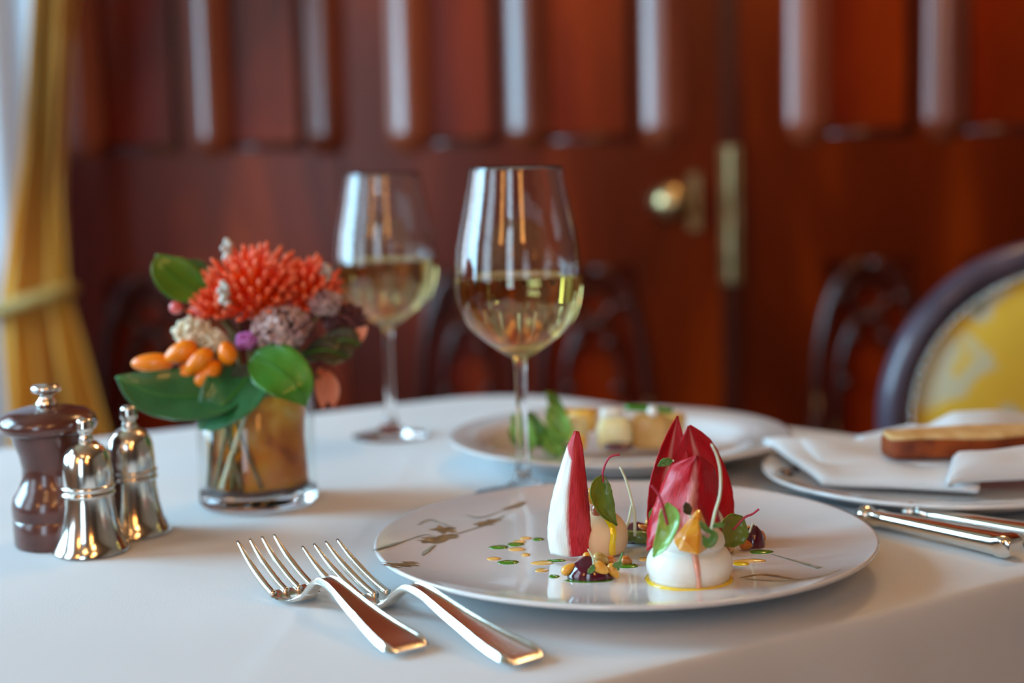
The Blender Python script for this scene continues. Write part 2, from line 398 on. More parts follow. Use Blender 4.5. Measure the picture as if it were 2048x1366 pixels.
joinery('trim_1', -1.60, -.292, [(-1.20,-1.03),(-.955,-.79),(-.715,-.567),(-.488,-.352)], [-.752, -.527, -.325])
d1 = joinery('door_1', -.288, .386, [(-.150,-.010),(.062,.226)], [-.182, .026, .262])
d2 = joinery('door_2', .402, 1.10, [(.552,.712),(.796,.956)], [.512, .752, .998])
joinery('trim_2', 1.104, 2.9, [(1.2,1.38),(1.46,1.64),(1.72,1.90),(1.98,2.16),(2.24,2.42),(2.5,2.68)], [1.17, 1.42, 1.68])
struct('trim_3', M().box((-1.95,2.46,2.42), (3.0,2.545,2.56)), wood, smooth=False)
# knob
kb = D(1345,405,2.44)
q = Loc(d1); rotx = Matrix.Rotation(math.radians(90), 3, 'X')
q.lathe([(.0,.0),(.030,.0),(.032,.004),(.024,.008),(.011,.012),(.010,.030),(.020,.036),(.031,.046),(.035,.058),(.031,.070),(.018,.079),(.0,.082)], 32, c=(kb.x, WY, kb.z), mat=rotx)
q.build('door_knob', brass)
q = Loc(d2); q.box((.370,2.488,.765), (.404,2.50,1.005)); q.tube([(.388,2.488,.77),(.388,2.488,1.0)], .008, 12)
lp = q.build('lock_plate', brass_dull, sharp=40)
q = Loc(d2); q.box((.372,2.492,0), (.402,2.50,.765)); q.box((.372,2.492,1.005), (.402,2.50,2.42)); q.build('meeting_bead', wood_dk, smooth=False)
q = Loc(d1)
q.box((kb.x+.034,2.494,.86), (kb.x+.055,2.50,.96)); q.build('keyhole_plate', brass_dull, smooth=False)
# ------------------------------------------------------------ curtains
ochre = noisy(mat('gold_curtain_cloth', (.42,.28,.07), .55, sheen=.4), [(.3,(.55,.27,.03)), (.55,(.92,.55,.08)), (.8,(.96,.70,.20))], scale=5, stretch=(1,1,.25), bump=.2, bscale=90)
sheer_m = noisy(mat('grey_voile', (.8,.8,.84), .8, trans=0), [(.3,(.74,.75,.80)), (.7,(.88,.88,.92))], scale=6, stretch=(1,1,.1))
def translucent(m, f):
    nt_ = m.node_tree; b = nt_.nodes['Principled BSDF']; o_ = [n for n in nt_.nodes if n.type == 'OUTPUT_MATERIAL'][0]
    t_ = nt_.nodes.new('ShaderNodeBsdfTranslucent'); x_ = nt_.nodes.new('ShaderNodeMixShader'); x_.inputs[0].default_value = f
    rr_ = [n for n in nt_.nodes if n.type == 'VALTORGB'][0]
    LK(m, rr_.outputs[0], t_.inputs['Color']); LK(m, b.outputs[0], x_.inputs[1]); LK(m, t_.outputs[0], x_.inputs[2]); LK(m, x_.outputs[0], o_.inputs[0])
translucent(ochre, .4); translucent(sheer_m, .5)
cr = thing('gold_curtain', 'tall ochre gold curtain gathered by a tieback, left of the panelling', 'curtain', (-.70, 2.2, 0))
rows = []
zs = list(np.linspace(.02, 2.35, 60))
for z in zs:
    lx = interp(z, [0,.45,.62,.78,1.0,1.3,2.35], [-.84,-.81,-.795,-.79,-.745,-.704,-.72])
    rx = interp(z, [0,.55,.70,.80,.95,1.3,2.35], [-.60,-.632,-.668,-.692,-.690,-.640,-.60])
    fold = interp(z, [0,.6,.79,.95,1.4,2.35], [.030,.022,.008,.016,.026,.03])
    rows.append([Vector((lx+(rx-lx)*t+.004*math.sin(9*t+z*7), 2.2+1.4*fold*math.sin(t*math.pi*7+.8*math.sin(z*3))+.012*math.sin(t*5+z*5), z)) for t in np.linspace(0, 1, 90)])
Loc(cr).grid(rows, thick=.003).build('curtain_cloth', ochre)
q = Loc(cr)
q.tube([(-.748+.066*math.cos(w), 2.2+.040*math.sin(w), .785+.018*math.cos(w)) for w in np.linspace(0, 2*math.pi, 40)], .012, 12, cap=False)
q.build('tieback', noisy(mat('gold_cord', (.60,.45,.15), .5), [(.3,(.30,.18,.04)), (.7,(.50,.34,.10))], scale=90, bump=.6, bscale=200))
sh = M(); rows = []
for z in np.linspace(.02, 2.35, 40):
    rows.append([Vector((-1.25+.50*t, 2.33+.016*math.sin(t*math.pi*13+z), z)) for t in np.linspace(0, 1, 110)])
tag(sh.grid(rows, thick=.0015).build('voile_curtain', sheer_m), 'pale grey voile curtain hanging outside the gold curtain at the left edge', 'curtain')
q = M(); q.tube([(-1.15,2.17,2.36),(-.50,2.17,2.36)], .012, 16); q.ball((-1.16,2.17,2.36), .022); q.ball((-.49,2.17,2.36), .022)
struct('trim_4', q, brass)
# ------------------------------------------------------------ lamps (chandeliers) behind and above
bulb_m = mat('lit_bulb', (1,.6,.25), .5, emis=(1,.50,.14), es=55)
def chandelier(label, loc):
    c = thing('chandelier', label, 'chandelier', loc, 0, 'brass candle-bulb chandeliers')
    M().lathe([(0,-.16),(.012,-.15),(.03,-.12),(.02,-.08),(.035,-.04),(.018,0),(.012,.10),(.006,.12),(.006,.5),(0,.5)], 24).build('stem', brass, c)
    M().lathe([(0,.5),(.006,.49),(.05,.485),(.055,.50),(0,.505)], 24).build('ceiling_rose', brass, c)
    for k in range(6):
        a = k*math.pi/3+.3; u = Vector((math.cos(a), math.sin(a), 0))
        arm = M().tube(spline([u*.01+Vector((0,0,-.05)), u*.10+Vector((0,0,-.10)), u*.20+Vector((0,0,-.06)), u*.22+Vector((0,0,-.01))], 14), .006, 8).build('arm', brass, c)
        M().lathe([(0,0),(.028,.004),(.03,.008),(.010,.010),(.010,.06),(0,.06)], 16, c=u*.22).build('candle_tube', white_paint, arm)
        M().lathe([(0,.0),(.010,.008),(.017,.025),(.014,.045),(.006,.065),(0,.075)], 16, c=u*.22+Vector((0,0,.06))).build('bulb', bulb_m, arm)
    return c
ch = chandelier('brass chandelier with six lit candle bulbs behind the camera', (.75,-1.3,2.24))
chs = [ch, dup(ch, (.58,1.70,2.15), .5, 'unseen brass chandelier with six lit candle bulbs, added above the panelled door to light it'), dup(ch, (-.45,-1.1,2.24), .9, 'brass chandelier with six lit candle bulbs near the back window')]  # chandelier over the door is unseen, added to light the far wall warmly
for i, c in enumerate(chs):
    l = bpy.data.lights.new('chandelier_glow', 'POINT'); l.energy = (10, 20, 4)[i]; l.color = (1,.62,.30); l.shadow_soft_size = .14
    o = bpy.data.objects.new('chandelier_glow', l); o.location = Vector(c.location)+Vector((0,0,.12)); COL.objects.link(o)
shade_m = noisy(mat('glowing_shade', (.9,.6,.3), .7, emis=(1,.42,.10), es=9), [(.3,(.8,.5,.25)), (.7,(.9,.6,.32))], scale=20)
def floor_lamp(label, loc):
    c = thing('floor_lamp', label, 'lamp', loc, 0, 'floor lamps behind the camera')
    M().lathe([(0,0),(.14,0),(.14,.012),(.10,.022),(.02,.03),(0,.032)], 32).build('base', brass, c)
    M().lathe([(.0,.03),(.012,.03),(.010,.5),(.016,.52),(.010,.54),(.010,1.50),(0,1.50)], 20).build('pole', brass, c)
    M().lathe([(.125,1.46),(.085,1.86),(.083,1.86),(.123,1.46)], 48, closed=True).build('lamp_shade', shade_m, c)
    return c
fl_ = floor_lamp('brass floor lamp with a glowing orange shade behind the camera on the right', (.36,-1.0,0))
dup(fl_, (-1.15,-.95,0), 0, 'brass floor lamp with a glowing orange shade by the back window')
# ------------------------------------------------------------ table and tablecloth
CORN = [Vector(p) for p in ((.0,1.362), (.49,.84), (-.145,.449), (-.64,.978))]
def outline(off_=0, r=.09, n=10):
    c = sum(CORN, Vector((0,0)))/4; out = []
    L = len(CORN)
    pts = CORN
    for i in range(L):
        p0, p, p1 = pts[i-1], pts[i], pts[(i+1) % L]
        d0 = (p0-p).normalized(); d1_ = (p1-p).normalized(); rr = r if i == 0 else .03
        a, b = p+d0*rr, p+d1_*rr
        prev_e = None
        for k in range(n):
            t = k/(n-1); out.append(a*(1-t)**2+p*2*t*(1-t)+b*t*t)
        nx = pts[(i+1) % L]+(p-pts[(i+1) % L]).normalized()*(r if (i+1) % L == 0 else .03)
        for k in range(1, 40): out.append(b.lerp(nx, k/40))
    n_ = len(out); res = []
    for i, p in enumerate(out):
        t = (out[(i+1) % n_]-out[i-1]).normalized(); nrm = Vector((t.y, -t.x))
        if nrm.dot(p-c) < 0: nrm = -nrm
        res.append((p+nrm*off_, nrm))
    return res, c
tb = thing('dining_table', 'square dining table hidden beneath the white tablecloth', 'table', (-.07,.9,0))
ol, cc = outline(-.006)
q = Loc(tb); n = len(ol)
q.add([(p.x,p.y,.745) for p, _ in ol]+[(p.x,p.y,.715) for p, _ in ol], [tuple(range(n))[::-1], tuple(range(n, 2*n))]+[(i,(i+1) % n,(i+1) % n+n,i+n) for i in range(n)])
q.build('tabletop', wood_dk, smooth=False)
for c in CORN:
    p = cc.lerp(c, .82); q = Loc(tb); q.tube([(p.x,p.y,0),(p.x,p.y,.35),(p.x,p.y,.715)], [.018,.026,.032], 16); q.build('leg', wood_dk)
ol, cc = outline(0)
q = M(); n = len(ol); rings = 34; v = []; f = []
def wr(x, y):
    w = noise.noise(Vector((x*5, y*5, 1)))*.0007+noise.noise(Vector((x*16, y*16, 4)))*.00025
    # faint ironed crease
    d = (Vector((x, y))-Vector((-.082, .95))).dot(Vector((.997, -.073)))
    w += .00025*math.exp(-(d/.005)**2)
    return .7495+w
for k in range(1, rings+1):
    t = (k/rings)
    for p, _ in ol:
        x, y = cc.lerp(p, t); v.append((x, y, wr(x, y)))
base = len(v)
v.append((cc.x, cc.y, wr(*cc)))
for i in range(n): f.append((base, i, (i+1) % n))
for k in range(rings-1):
    for i in range(n): f.append((k*n+i, (k+1)*n+i, (k+1)*n+(i+1) % n, k*n+(i+1) % n))
last = (rings-1)*n
drops = [(.002,.001),(.004,.003),(.006,.008),(.007,.02),(.009,.06),(.012,.12),(.017,.2),(.024,.3),(.03,.40)]
for di, (o_, dz) in enumerate(drops):
    st = len(v)
    for i, (p, nr) in enumerate(ol):
        amp = min(1, dz/.3)*.018
        wv = amp*math.sin(i*.42)+amp*.5*math.sin(i*.95+1)+noise.noise(Vector((p.x*30, p.y*30, dz*12)))*.004*min(1, dz/.05)
        pp = p+nr*(o_+max(wv, -o_+.003)); v.append((pp.x, pp.y, .7495-dz))
    for i in range(n): f.append((last+i, st+i, st+(i+1) % n, last+(i+1) % n))
    last = st
q.add(v, f)
tag(q.build('tablecloth', linen, origin=(cc.x, cc.y, 0)), 'smooth white linen tablecloth draped over the dining table', 'tablecloth')
# ------------------------------------------------------------ plates
def coupe(rad, h_in, h_rim, flat, n=10):
    up = [(0, h_in)]
    for i in range(n+1):
        t = i/n; up.append((flat+(rad-flat)*t, h_in+(h_rim-h_in)*t**2.0))
    lip = [(rad+.0012, h_rim+.0002), (rad+.0018, h_rim-.0010), (rad+.001, h_rim-.0022)]
    lo = []
    for i in range(n+1):
        t = 1-i/n; lo.append((.075+(rad-.075)*t, h_in-.005+(h_rim-.0025-(h_in-.005))*t**2.0))
    foot = [(.072, .0005), (.070, 0), (.067, .0005), (.064, h_in-.005), (0, h_in-.005)]
    return up+lip+lo+foot
HI, HR, RAD, FL = .0115, .0170, .1278, .080
PC = Vector((.0555, .7255, .7505))
def ph(x, y):
    r = math.hypot(x-PC.x, y-PC.y)
    if r <= FL: return HI
    t = (r-FL)/(RAD-FL); return HI+(HR-HI)*t*t
def onplate(px, py, lift=.0002):
    h = HI
    for _ in range(8):
        w = P(px, py, h+.0005); h = ph(w.x, w.y)
    return Vector((w.x, w.y, PC.z+h+lift))
plate = thing('dinner_plate', 'large white coupe plate with gold blossom branch, in front with the red leaves', 'plate', PC)
M().lathe(coupe(RAD, HI, HR, FL), 128).build('plate_body', ceramic, plate)
def decal(root, pxs, ws, surf, mt, name='painted_branch', n=24, store=None):
    """thin painted stroke lying on the glaze"""
    pts = [surf(*p) for p in pxs]; c = spline(pts, n); rows = []
    for i, p in enumerate(c):
        t = (c[min(i+1, n-1)]-c[max(i-1, 0)]).normalized(); s = Vector((-t.y, t.x, 0)).normalized()
        w = interp(i/(n-1), np.linspace(0, 1, len(ws)), ws)*(1+.35*noise.noise(p*400))
        rows.append([p-s*w, p+s*w])
    q = store or Loc(root)
    q.grid(rows)
    return q
def snap(pt):  # keep stroke points on the curved glaze
    return Vector((pt.x, pt.y, PC.z+ph(pt.x, pt.y)+.00025))
q = Loc(plate)
def blot(q, px, py, a, b, ang, surf, lobes=5):
    c = surf(px, py); vs = [c]; n_ = 40
    for k in range(n_):
        w = 2*math.pi*k/n_; r = 1+.28*math.sin(lobes*w+px)+.18*math.sin(9*w+py)
        x, y = a*r*math.cos(w), b*r*math.sin(w)
        p = c+Vector((x*math.cos(ang)-y*math.sin(ang), x*math.sin(ang)+y*math.cos(ang), 0))
        vs.append(snap(p) if surf is onplate else p)
    q.add(vs, [(0, 1+k, 1+(k+1) % n_) for k in range(n_)])
for px, py, a, b, g in ((876,1078,.0085,.0045,.5),(888,1060,.006,.006,.9),(862,1084,.006,.003,.2),(900,1072,.004,.003,.2),(968,1048,.0055,.004,.5),(985,1042,.0045,.003,.6),(800,1130,.0085,.0028,.5),(782,1133,.004,.002,.3),(820,1126,.004,.0022,.6)):
    q = Loc(plate); blot(q, px, py, a, b, g, onplate); q.build('painted_blossom', gold_dec, smooth=False)
for pxs, ws in (([(1005,1020),(1030,1012),(1050,1003)], [.001,.0026,.001]), ([(1480,1156),(1530,1150),(1600,1160)], [.0006,.0016,.0004])):
    decal(plate, pxs, ws, onplate, gold_dec).build('painted_leaf', gold_dec, smooth=False)
for pxs, ws in (([(745,1102),(775,1092),(808,1082)], [.0006,.0016,.0008]), ([(808,1082),(850,1070),(880,1076)], [.0004,.0006,.0004]), ([(905,1070),(940,1060),(985,1044),(1010,1030)], [.0006,.0008,.0012,.0005]),
                ([(835,1050),(860,1040),(905,1055)], [.0004,.0008,.0004]), ([(870,1090),(850,1105),(845,1112)], [.0006,.0014,.0004]), ([(930,1030),(960,1035),(1000,1025)], [.0004,.001,.0004]),
                ([(1540,1108),(1590,1122),(1640,1136)], [.0003,.001,.0018]), ([(1490,1158),(1560,1162),(1640,1154),(1680,1140)], [.0006,.0010,.0009,.0003])):
    decal(plate, pxs, ws, onplate, grey_dec).build('painted_branch', grey_dec, smooth=False)
def onp(px, py, lift=0): 
    p = onplate(px, py, 0); p.z += lift; return p
def proud(px, py, base, h): pass
# ------------------------------------------------------------ food on the near plate
def drop(px, py, wpx, dpx, mt, label, h=.0009, ang=0, grp='sauce spots on the near plate'):
    c = onp(px, py); s = F/((c-CP).dot(_f)); a = wpx/2/s; b = dpx/2/s/.30
    q = M(); rot = Matrix.Rotation(ang, 3, 'Z')
    def fn(v): return Vector((v.x*(1+.08*math.sin(3*math.atan2(v.y, v.x)+px)), v.y, max(v.z, -.02)))
    q.ball(c, (a, b, h), 24, 10, rot=rot, fn=fn)
    return tag(q.build('sauce_drop', mt), label, 'sauce', grp)
drop(1017,1125,44,9, green_oil, 'dark green oil drop alone nearest the plate centre-left, lowest green spot')
drop(998,1095,40,9, green_oil, 'long green oil drop at the far left end of the sauce spots')
drop(1031,1089,34,9, green_oil, 'green oil drop partly covered by orange sauce, second green from left')
drop(1076,1079,24,7, green_oil, 'small green oil drop topmost of the sauce spots, left of the endive')
drop(1255,1132,46,10, green_oil, 'green oil drop under a round nut right of the front beetroot gel')
drop(1522,1104,48,9, green_oil, 'green oil drop right of the beetroot ball at the right')
drop(1108,1153,22,7, green_oil, 'pale green oil drop left below the front beetroot gel')
drop(1112,1122,40,5, green_oil, 'thin green oil streak beside the foot of the left endive leaf')
drop(1038,1084,26,6, yolk, 'orange sauce spot resting against the second green drop')
drop(1034,1099,34,8, yolk, 'orange sauce spot just right of the far left green drop')
drop(1051,1110,18,7, yolk, 'small pale orange sauce spot below the green and orange pair')
drop(1051,1077,24,6, yolk, 'orange sauce spot left of the topmost small green drop')
drop(987,1118,28,7, yolk, 'leftmost orange sauce spot on the plate')
drop(1085,1126,46,9, yolk, 'wide orange sauce streak in front of the left endive leaf')
drop(1083,1141,28,8, yolk, 'orange sauce spot left of the front beetroot gel')
drop(1290,1119,28,8, yolk, 'orange sauce spot just left of the front white mousse')
drop(1500,1122,70,7, yolk, 'long orange sauce smear right of the front white mousse')
drop(1482,1128,36,8, yellow_oil, 'yellow green oil smear right of the front white mousse')
def mousse(px, py, prof, label, mt, tilt=0, seg=56, wob=.03, root=True):
    c = onp(px, py)
    m_ = M(); n_ = len(prof); v = []; f = []
    for i in range(seg):
        a = 2*math.pi*i/seg
        for r, z in prof:
            rr = r*(1+wob*math.sin(2*a+z*240)+wob*.6*noise.noise(Vector((math.cos(a)*2, math.sin(a)*2, z*150))))
            v.append(c+Vector((rr*math.cos(a)+tilt*z, rr*math.sin(a), z)))
    for i in range(seg):
        j = (i+1) % seg
        for k in range(n_-1): f.append((i*n_+k, j*n_+k, j*n_+k+1, i*n_+k+1))
    m_.add(v, f)
    o = m_.build('goat_cheese_mousse', mt, origin=c)
    tag(o, label, 'mousse', 'piped mousses on the near plate')
    return o, c
def smooth_prof(pts, n=36):
    s = spline([(a, b, 0) for a, b in pts], n); return [(max(0, p.x), p.y) for p in s]
# front mousse centre sits behind its visible foot
fb = onp(1379, 1158)
prof = smooth_prof([(.0,.0002),(.0170,.0003),(.0192,.003),(.0200,.007),(.0196,.0105),(.0180,.0138),(.0158,.0160),(.0166,.0180),(.0160,.0212),(.0142,.0238),(.0112,.0264),(.0070,.0280),(.0030,.0288),(0,.0290)], 60)
fm, fc = mousse(1379, 1158, prof, 'white two-tier piped mousse at the front of the plate under the golden beet', mousse_m, wob=.018, tilt=.02)
def on_mousse(ang, z, lift=.0003):
    r = interp(z, [p[1] for p in prof], [p[0] for p in prof])+lift
    return fc+Vector((r*math.cos(ang)+.02*z, r*math.sin(ang), z))
rows = []
for i in range(26):
    t = i/25; z = .0262-.0252*t; a0 = math.radians(-93+9*t)
    w = interp(t, [0,.3,.5,.8,1], [.42,.24,.16,.11,.16])
    rows.append([on_mousse(a0+w*(j/8-.5), z, .0007*(1-abs(j/8-.5)*1.8)+.0002) for j in range(9)])
q = M().grid(rows); q.v = [p-fc for p in q.v]; q.build('juice_drip', drip_m, fm)
q = M(); q.lathe([(0,0),(.0206,0),(.0209,.0004),(.0202,.0009),(.0190,.0010),(0,.0010)], 56, c=fc+Vector((-.0003,-.0007,0)))
tag(q.build('oil_ring', yellow_oil), 'thin bright yellow oil ring around the foot of the front white mousse', 'sauce')
lprof = smooth_prof([(0,.0002),(.0095,.0003),(.0122,.003),(.0133,.008),(.0128,.013),(.0105,.0175),(.0072,.0205),(.0045,.0225),(.0028,.0265),(.0015,.030),(0,.0325)], 44)
lm, lc = mousse(1204, 1106, lprof, 'smooth peach coloured mousse behind the white-ribbed endive leaf', peach_m, wob=.008)
rows = []
for i in range(22):
    t = i/21; z = .021-.0195*t; r = interp(z, [p[1] for p in lprof], [p[0] for p in lprof])
    a0 = math.radians(-72+7*t+4*math.sin(t*6)); w = interp(t, [0,.3,.6,1], [.55,.28,.24,.30])
    rows.append([Vector(((r+.0003+.0005*(1-abs(j/6-.5)*2))*math.cos(a0+w*(j/6-.5)), (r+.0003+.0005*(1-abs(j/6-.5)*2))*math.sin(a0+w*(j/6-.5)), z)) for j in range(7)])
M().grid(rows).build('yolk_drip', yellow_oil, lm)
bprof = smooth_prof([(0,.0002),(.012,.0003),(.0145,.003),(.015,.008),(.0135,.014),(.0095,.019),(.005,.024),(0,.029)], 36)
bm_, bc = mousse(1392, 1082, bprof, 'cream mousse mostly hidden behind the front mousse, holding the tall red leaves', mousse_m, wob=.01)
bm2, bc2 = mousse(1448, 1104, smooth_prof([(0,.0002),(.004,.0003),(.0058,.003),(.005,.0075),(.0025,.0105),(0,.012)], 20), 'small cream mousse bump just behind right of the front mousse', peach_m, wob=.01)
# golden beet wedge
def pxbox(px, py, Y): return D(px, py, Y)
Yw = fc.y-.019
q = M()
A = D(1399,1010,Yw+.004); vs = [A, D(1343,1080,Yw+.006), D(1357,1103,Yw-.004), D(1396,1112,Yw-.009), D(1422,1094,Yw), D(1414,1048,Yw+.004), D(1390,1078,Yw+.014), D(1399,1062,Yw-.009), D(1366,1076,Yw-.007)]
q.add(vs, [(0,1,8),(1,2,8),(8,2,3),(8,3,7),(0,8,7),(0,7,5),(7,4,5),(7,3,4),(0,5,6),(5,4,6),(0,6,1),(1,6,2),(2,6,3),(3,6,4)])
wo = q.build('golden_beet_wedge', wedge_m, smooth=False)
bv = wo.modifiers.new('bevel', 'BEVEL'); bv.width = .0012; bv.segments = 3
tag(wo, 'shiny golden orange beet wedge leaning on top of the front white mousse', 'vegetable')
q = M(); q.ball(D(1196,1020,lc.y-.004), (.0035,.003,.0040), fn=lambda v: v*(1+.12*noise.noise(v*2))); tag(q.build('caramelised_piece', petal_mat('caramel_brown',(.30,.06,.015),(.42,.10,.02),.25,.2,100,coat=.6)), 'brown caramelised morsel between the left endive leaf and the chard leaf', 'garnish')
q = M(); q.ball(D(1184,992,lc.y-.002), (.0030,.0028,.0045)); tag(q.build('orange_piece', petal_mat('bright_orange_piece',(.85,.32,.02),(.92,.45,.04),.25,.2,100,coat=.6)), 'bright orange morsel beside the red edge of the left endive leaf', 'garnish')
# leaves
def leaf_rows(path, widths, cup=.3, nrm=(0,-1,0), n=36, k=19, fold=0, wave=0, seed=0, twist=0, asym=0, droop=0, wrinkle=.0004):
    c = spline(path, n); rows = []
    for i, p in enumerate(c):
        u = i/(n-1)
        t = (c[min(i+1, n-1)]-c[max(i-1, 0)]).normalized(); nv = Vector(nrm); nv = (nv-t*nv.dot(t)).normalized()
        s = t.cross(nv).normalized()
        if twist:
            rt = Matrix.Rotation(twist*u, 3, t); s = rt@s; nv = rt@nv
        w = interp(u, np.linspace(0, 1, len(widths)), widths)
        r = []
        for j in range(k):
            v = j/(k-1)*2-1
            z = cup*w*(v*v)-fold*w*abs(v)
            z += wave*math.sin(v*7+u*11+seed)*w
            ww = w*(1+(.009*math.sin(u*60+seed) if abs(v) > .9 else 0))
            z += wrinkle*noise.noise(Vector((v*2.2+seed*3, u*5, seed)))*(1+abs(v))
            r.append(p+s*v*ww+nv*z-t*droop*v*v*(1-u)**3)
        rows.append(r)
    return rows
def bell(n, p0=.0, peak=.5, sharp=1.0, base=.3):
    out = []
    for i in range(n):
        u = i/(n-1)
        if u < peak: w = base+(1-base)*math.sin(u/peak*math.pi/2)
        else: w = math.cos((u-peak)/(1-peak)*math.pi/2)**sharp
        out.append(max(w, .012))
    return out
def leaf(name, path, wmax, mt, label=None, cat=None, grp=None, shape=None, parent=None, thick=.0005, **k):
    ws = [w*wmax for w in (shape or bell(12))]
    m_ = (Loc(parent) if parent else M())
    m_.grid(leaf_rows(path, ws, **k), thick=thick)
    o = m_.build(name, mt) if not parent else m_.build(name, mt)
    if label: tag(o, label, cat, grp)
    return o
G = 'red endive leaves standing in the food'
YB = bc.y
leaf('endive_leaf', [D(1322,1072,YB-.006), D(1328,1000,YB-.003), D(1340,915,YB), D(1355,832,YB+.004)], .0115, endive_m,
     'narrow red endive leaf, pointed and leftmost of the tall pair at the back', 'leaf', G, shape=[.7,.85,.95,1,1,.97,.88,.72,.52,.3,.03], cup=.55, fold=.1, wave=.02, nrm=(.35,-1,0), seed=1)
leaf('endive_leaf', [D(1415,1088,YB), D(1410,1010,YB+.001), D(1398,930,YB+.002), D(1378,852,YB-.002)], .0165, endive_m,
     'broad round-topped red endive leaf at the back right', 'leaf', G, shape=[.75,.88,.97,1,1,.98,.92,.84,.74,.60,.36,.05], cup=.30, fold=.35, wave=.03, nrm=(.25,-1,0), seed=2)
YF = fc.y
leaf('endive_leaf', [D(1377,1076,YF-.0145), D(1380,1025,YF-.011), D(1388,965,YF-.007), D(1393,911,YF-.008)], .0178, endive_m,
     'short wide red endive leaf at the front, spreading over the white mousse', 'leaf', G, shape=[1,1,.99,.95,.89,.82,.76,.68,.56,.34,.03], cup=-.30, fold=.45, wave=.06, nrm=(0,-1,.1), seed=3, droop=.007, wrinkle=.0018)
leaf('endive_leaf', [D(1138,1114,lc.y-.015), D(1136,1050,lc.y-.015), D(1142,960,lc.y-.012), D(1153,862,lc.y-.006)], .0112, endive_w,
     'white-ribbed endive leaf with a red edge, standing leftmost on the plate', 'leaf', G, shape=[.90,.97,1,.98,.93,.86,.76,.64,.50,.36,.12], cup=-.60, fold=0, wave=.02, nrm=(-.15,-1,0), seed=4)
G = 'small chard leaves on the near plate'
def chard(pathpx, Y, w, mt, stempx, label, smt=stem_red, nrm=(0,-1,0), sr=.00045, shape=None, **k):
    tip = D(*pathpx[0], Y); root = thing('chard_leaf', label, 'leaf', (D(*pathpx[-1], Y)), 0, G)
    pts = [D(x, y, Y+dy) for (x, y), dy in zip(pathpx, k.pop('dy', [0]*len(pathpx)))]
    m_ = Loc(root); m_.grid(leaf_rows(pts, [a*w for a in (shape or bell(10, peak=.5, base=.05))], nrm=nrm, **k), thick=.0004); m_.build('leaf_blade', mt)
    m_ = Loc(root); s = spline([D(x, y, Y+(dz if len(a_) else 0)) for (x, y, *a_), dz in zip(stempx, [0]*len(stempx))], 18)
    m_.tube(s, [sr*(1.5-i/17*.3) for i in range(18)], 8); m_.build('leaf_stem', smt)
    return root
Yc = lc.y-.014
chard([(1206,952),(1197,985),(1212,1020),(1234,1051)], Yc, .0062, chard_m, [(1220,1010),(1206,960),(1208,935),(1220,914),(1239,909)], 'dark green chard leaf with a curled red stem, above the peach mousse', dy=[0,-.002,-.002,.001], shape=[.15,.72,.95,1,.98,.9,.75,.5,.25,.03], cup=.5, nrm=(.5,-1,.2))
Yc2 = fc.y-.025
chard([(1337,1006),(1340,1040),(1328,1078),(1306,1114)], Yc2, .0050, chard_lt, [(1335,1050),(1324,1008),(1315,985),(1303,971)], 'pale green chard leaf lying over the left side of the front mousse', dy=[0,0,-.002,0], shape=[.1,.7,.95,1,.97,.88,.78,.62,.42,.08], cup=.35, nrm=(-.4,-1,.3))
chard([(1487,1035),(1470,1052),(1460,1078),(1458,1094)], fc.y+.028, .0075, chard_m, [(1466,1060),(1488,1036),(1505,1028),(1518,1018)], 'olive green chard leaf with a red stem at the right of the front mousse', shape=[.1,.8,1,1,.9,.7,.3], cup=.4, nrm=(.2,-1,.2))
chard([(1325,1010),(1316,1030),(1308,1056)], YB-.010, .0050, chard_lt, [(1325,1010),(1330,1000)], 'small pale green leaf peeking out behind the front left red edge', smt=stem_white, cup=.3)
chard([(1345,922),(1332,924),(1316,932)], YB-.012, .0022, sprout_m, [(1345,922),(1348,921)], 'tiny green sprig leaf lying across the narrow back endive leaf', smt=stem_white, cup=.2)
chard([(1372,1005),(1375,1018),(1380,1030)], YF-.020, .0022, leaf_dark, [(1380,1030),(1382,1036)], 'tiny dark green leaf tucked above the golden beet wedge', smt=stem_white, cup=.2)
# sprouts
G2 = 'microgreen sprouts on the near plate'
def sprout(label, stems, leaves, Y, r=.0006, smt=stem_white, leaf_m=sprout_m):
    root = thing('sprout', label, 'sprout', D(*stems[0][0], Y), 0, G2)
    for st in stems:
        m_ = Loc(root); n_ = 16; m_.tube(spline([D(x, y, Y) for x, y in st], n_), [r*(1.25-.5*i/(n_-1)) for i in range(n_)], 8); m_.build('stem', smt)
    for (pts, w) in leaves:
        m_ = Loc(root); m_.grid(leaf_rows([D(x, y, Y-.001) for x, y in pts], [a*w for a in bell(9, peak=.55, base=.25)], nrm=(.1,-1,.2), cup=.3, n=14, k=7), thick=.0003); m_.build('cotyledon', leaf_m)
    return root
sprout('white-stemmed sprout standing against the right of the front red leaf', [[(1422,1066),(1430,1025),(1440,990),(1441,945),(1434,912),(1423,888)]], [([(1422,1066),(1409,1055),(1398,1042)], .0014), ([(1422,1060),(1428,1074),(1415,1088),(1405,1070)], .0022), ([(1425,1052),(1438,1050),(1451,1050)], .0013)], YF-.026, r=.00062)
sprout('pale two-legged sprout stem standing between the peach mousse and rear beetroot', [[(1270,1072),(1269,1030),(1262,995),(1252,960),(1240,934)], [(1244,1070),(1256,1045),(1263,1010)]], [], YB-.010, r=.0007)
gy = onp(1185,1162).y
sprout('white forked sprout lying over the front beetroot gel', [[(1187,1142),(1186,1118),(1176,1098)], [(1200,1130),(1188,1118)]], [([(1188,1130),(1183,1140),(1176,1146)], .0014)], gy-.003, r=.0004)
sprout('tiny upright green sprout at the right end of the front gel', [[(1236,1140),(1240,1122),(1245,1105)]], [([(1244,1126),(1234,1130),(1225,1130)], .0015)], gy-.001, r=.0005, smt=sprout_m)
sprout('small pale sprout tip standing behind the right beetroot ball', [[(1494,1080),(1500,1062),(1506,1045)]], [], fc.y+.055, r=.0006)
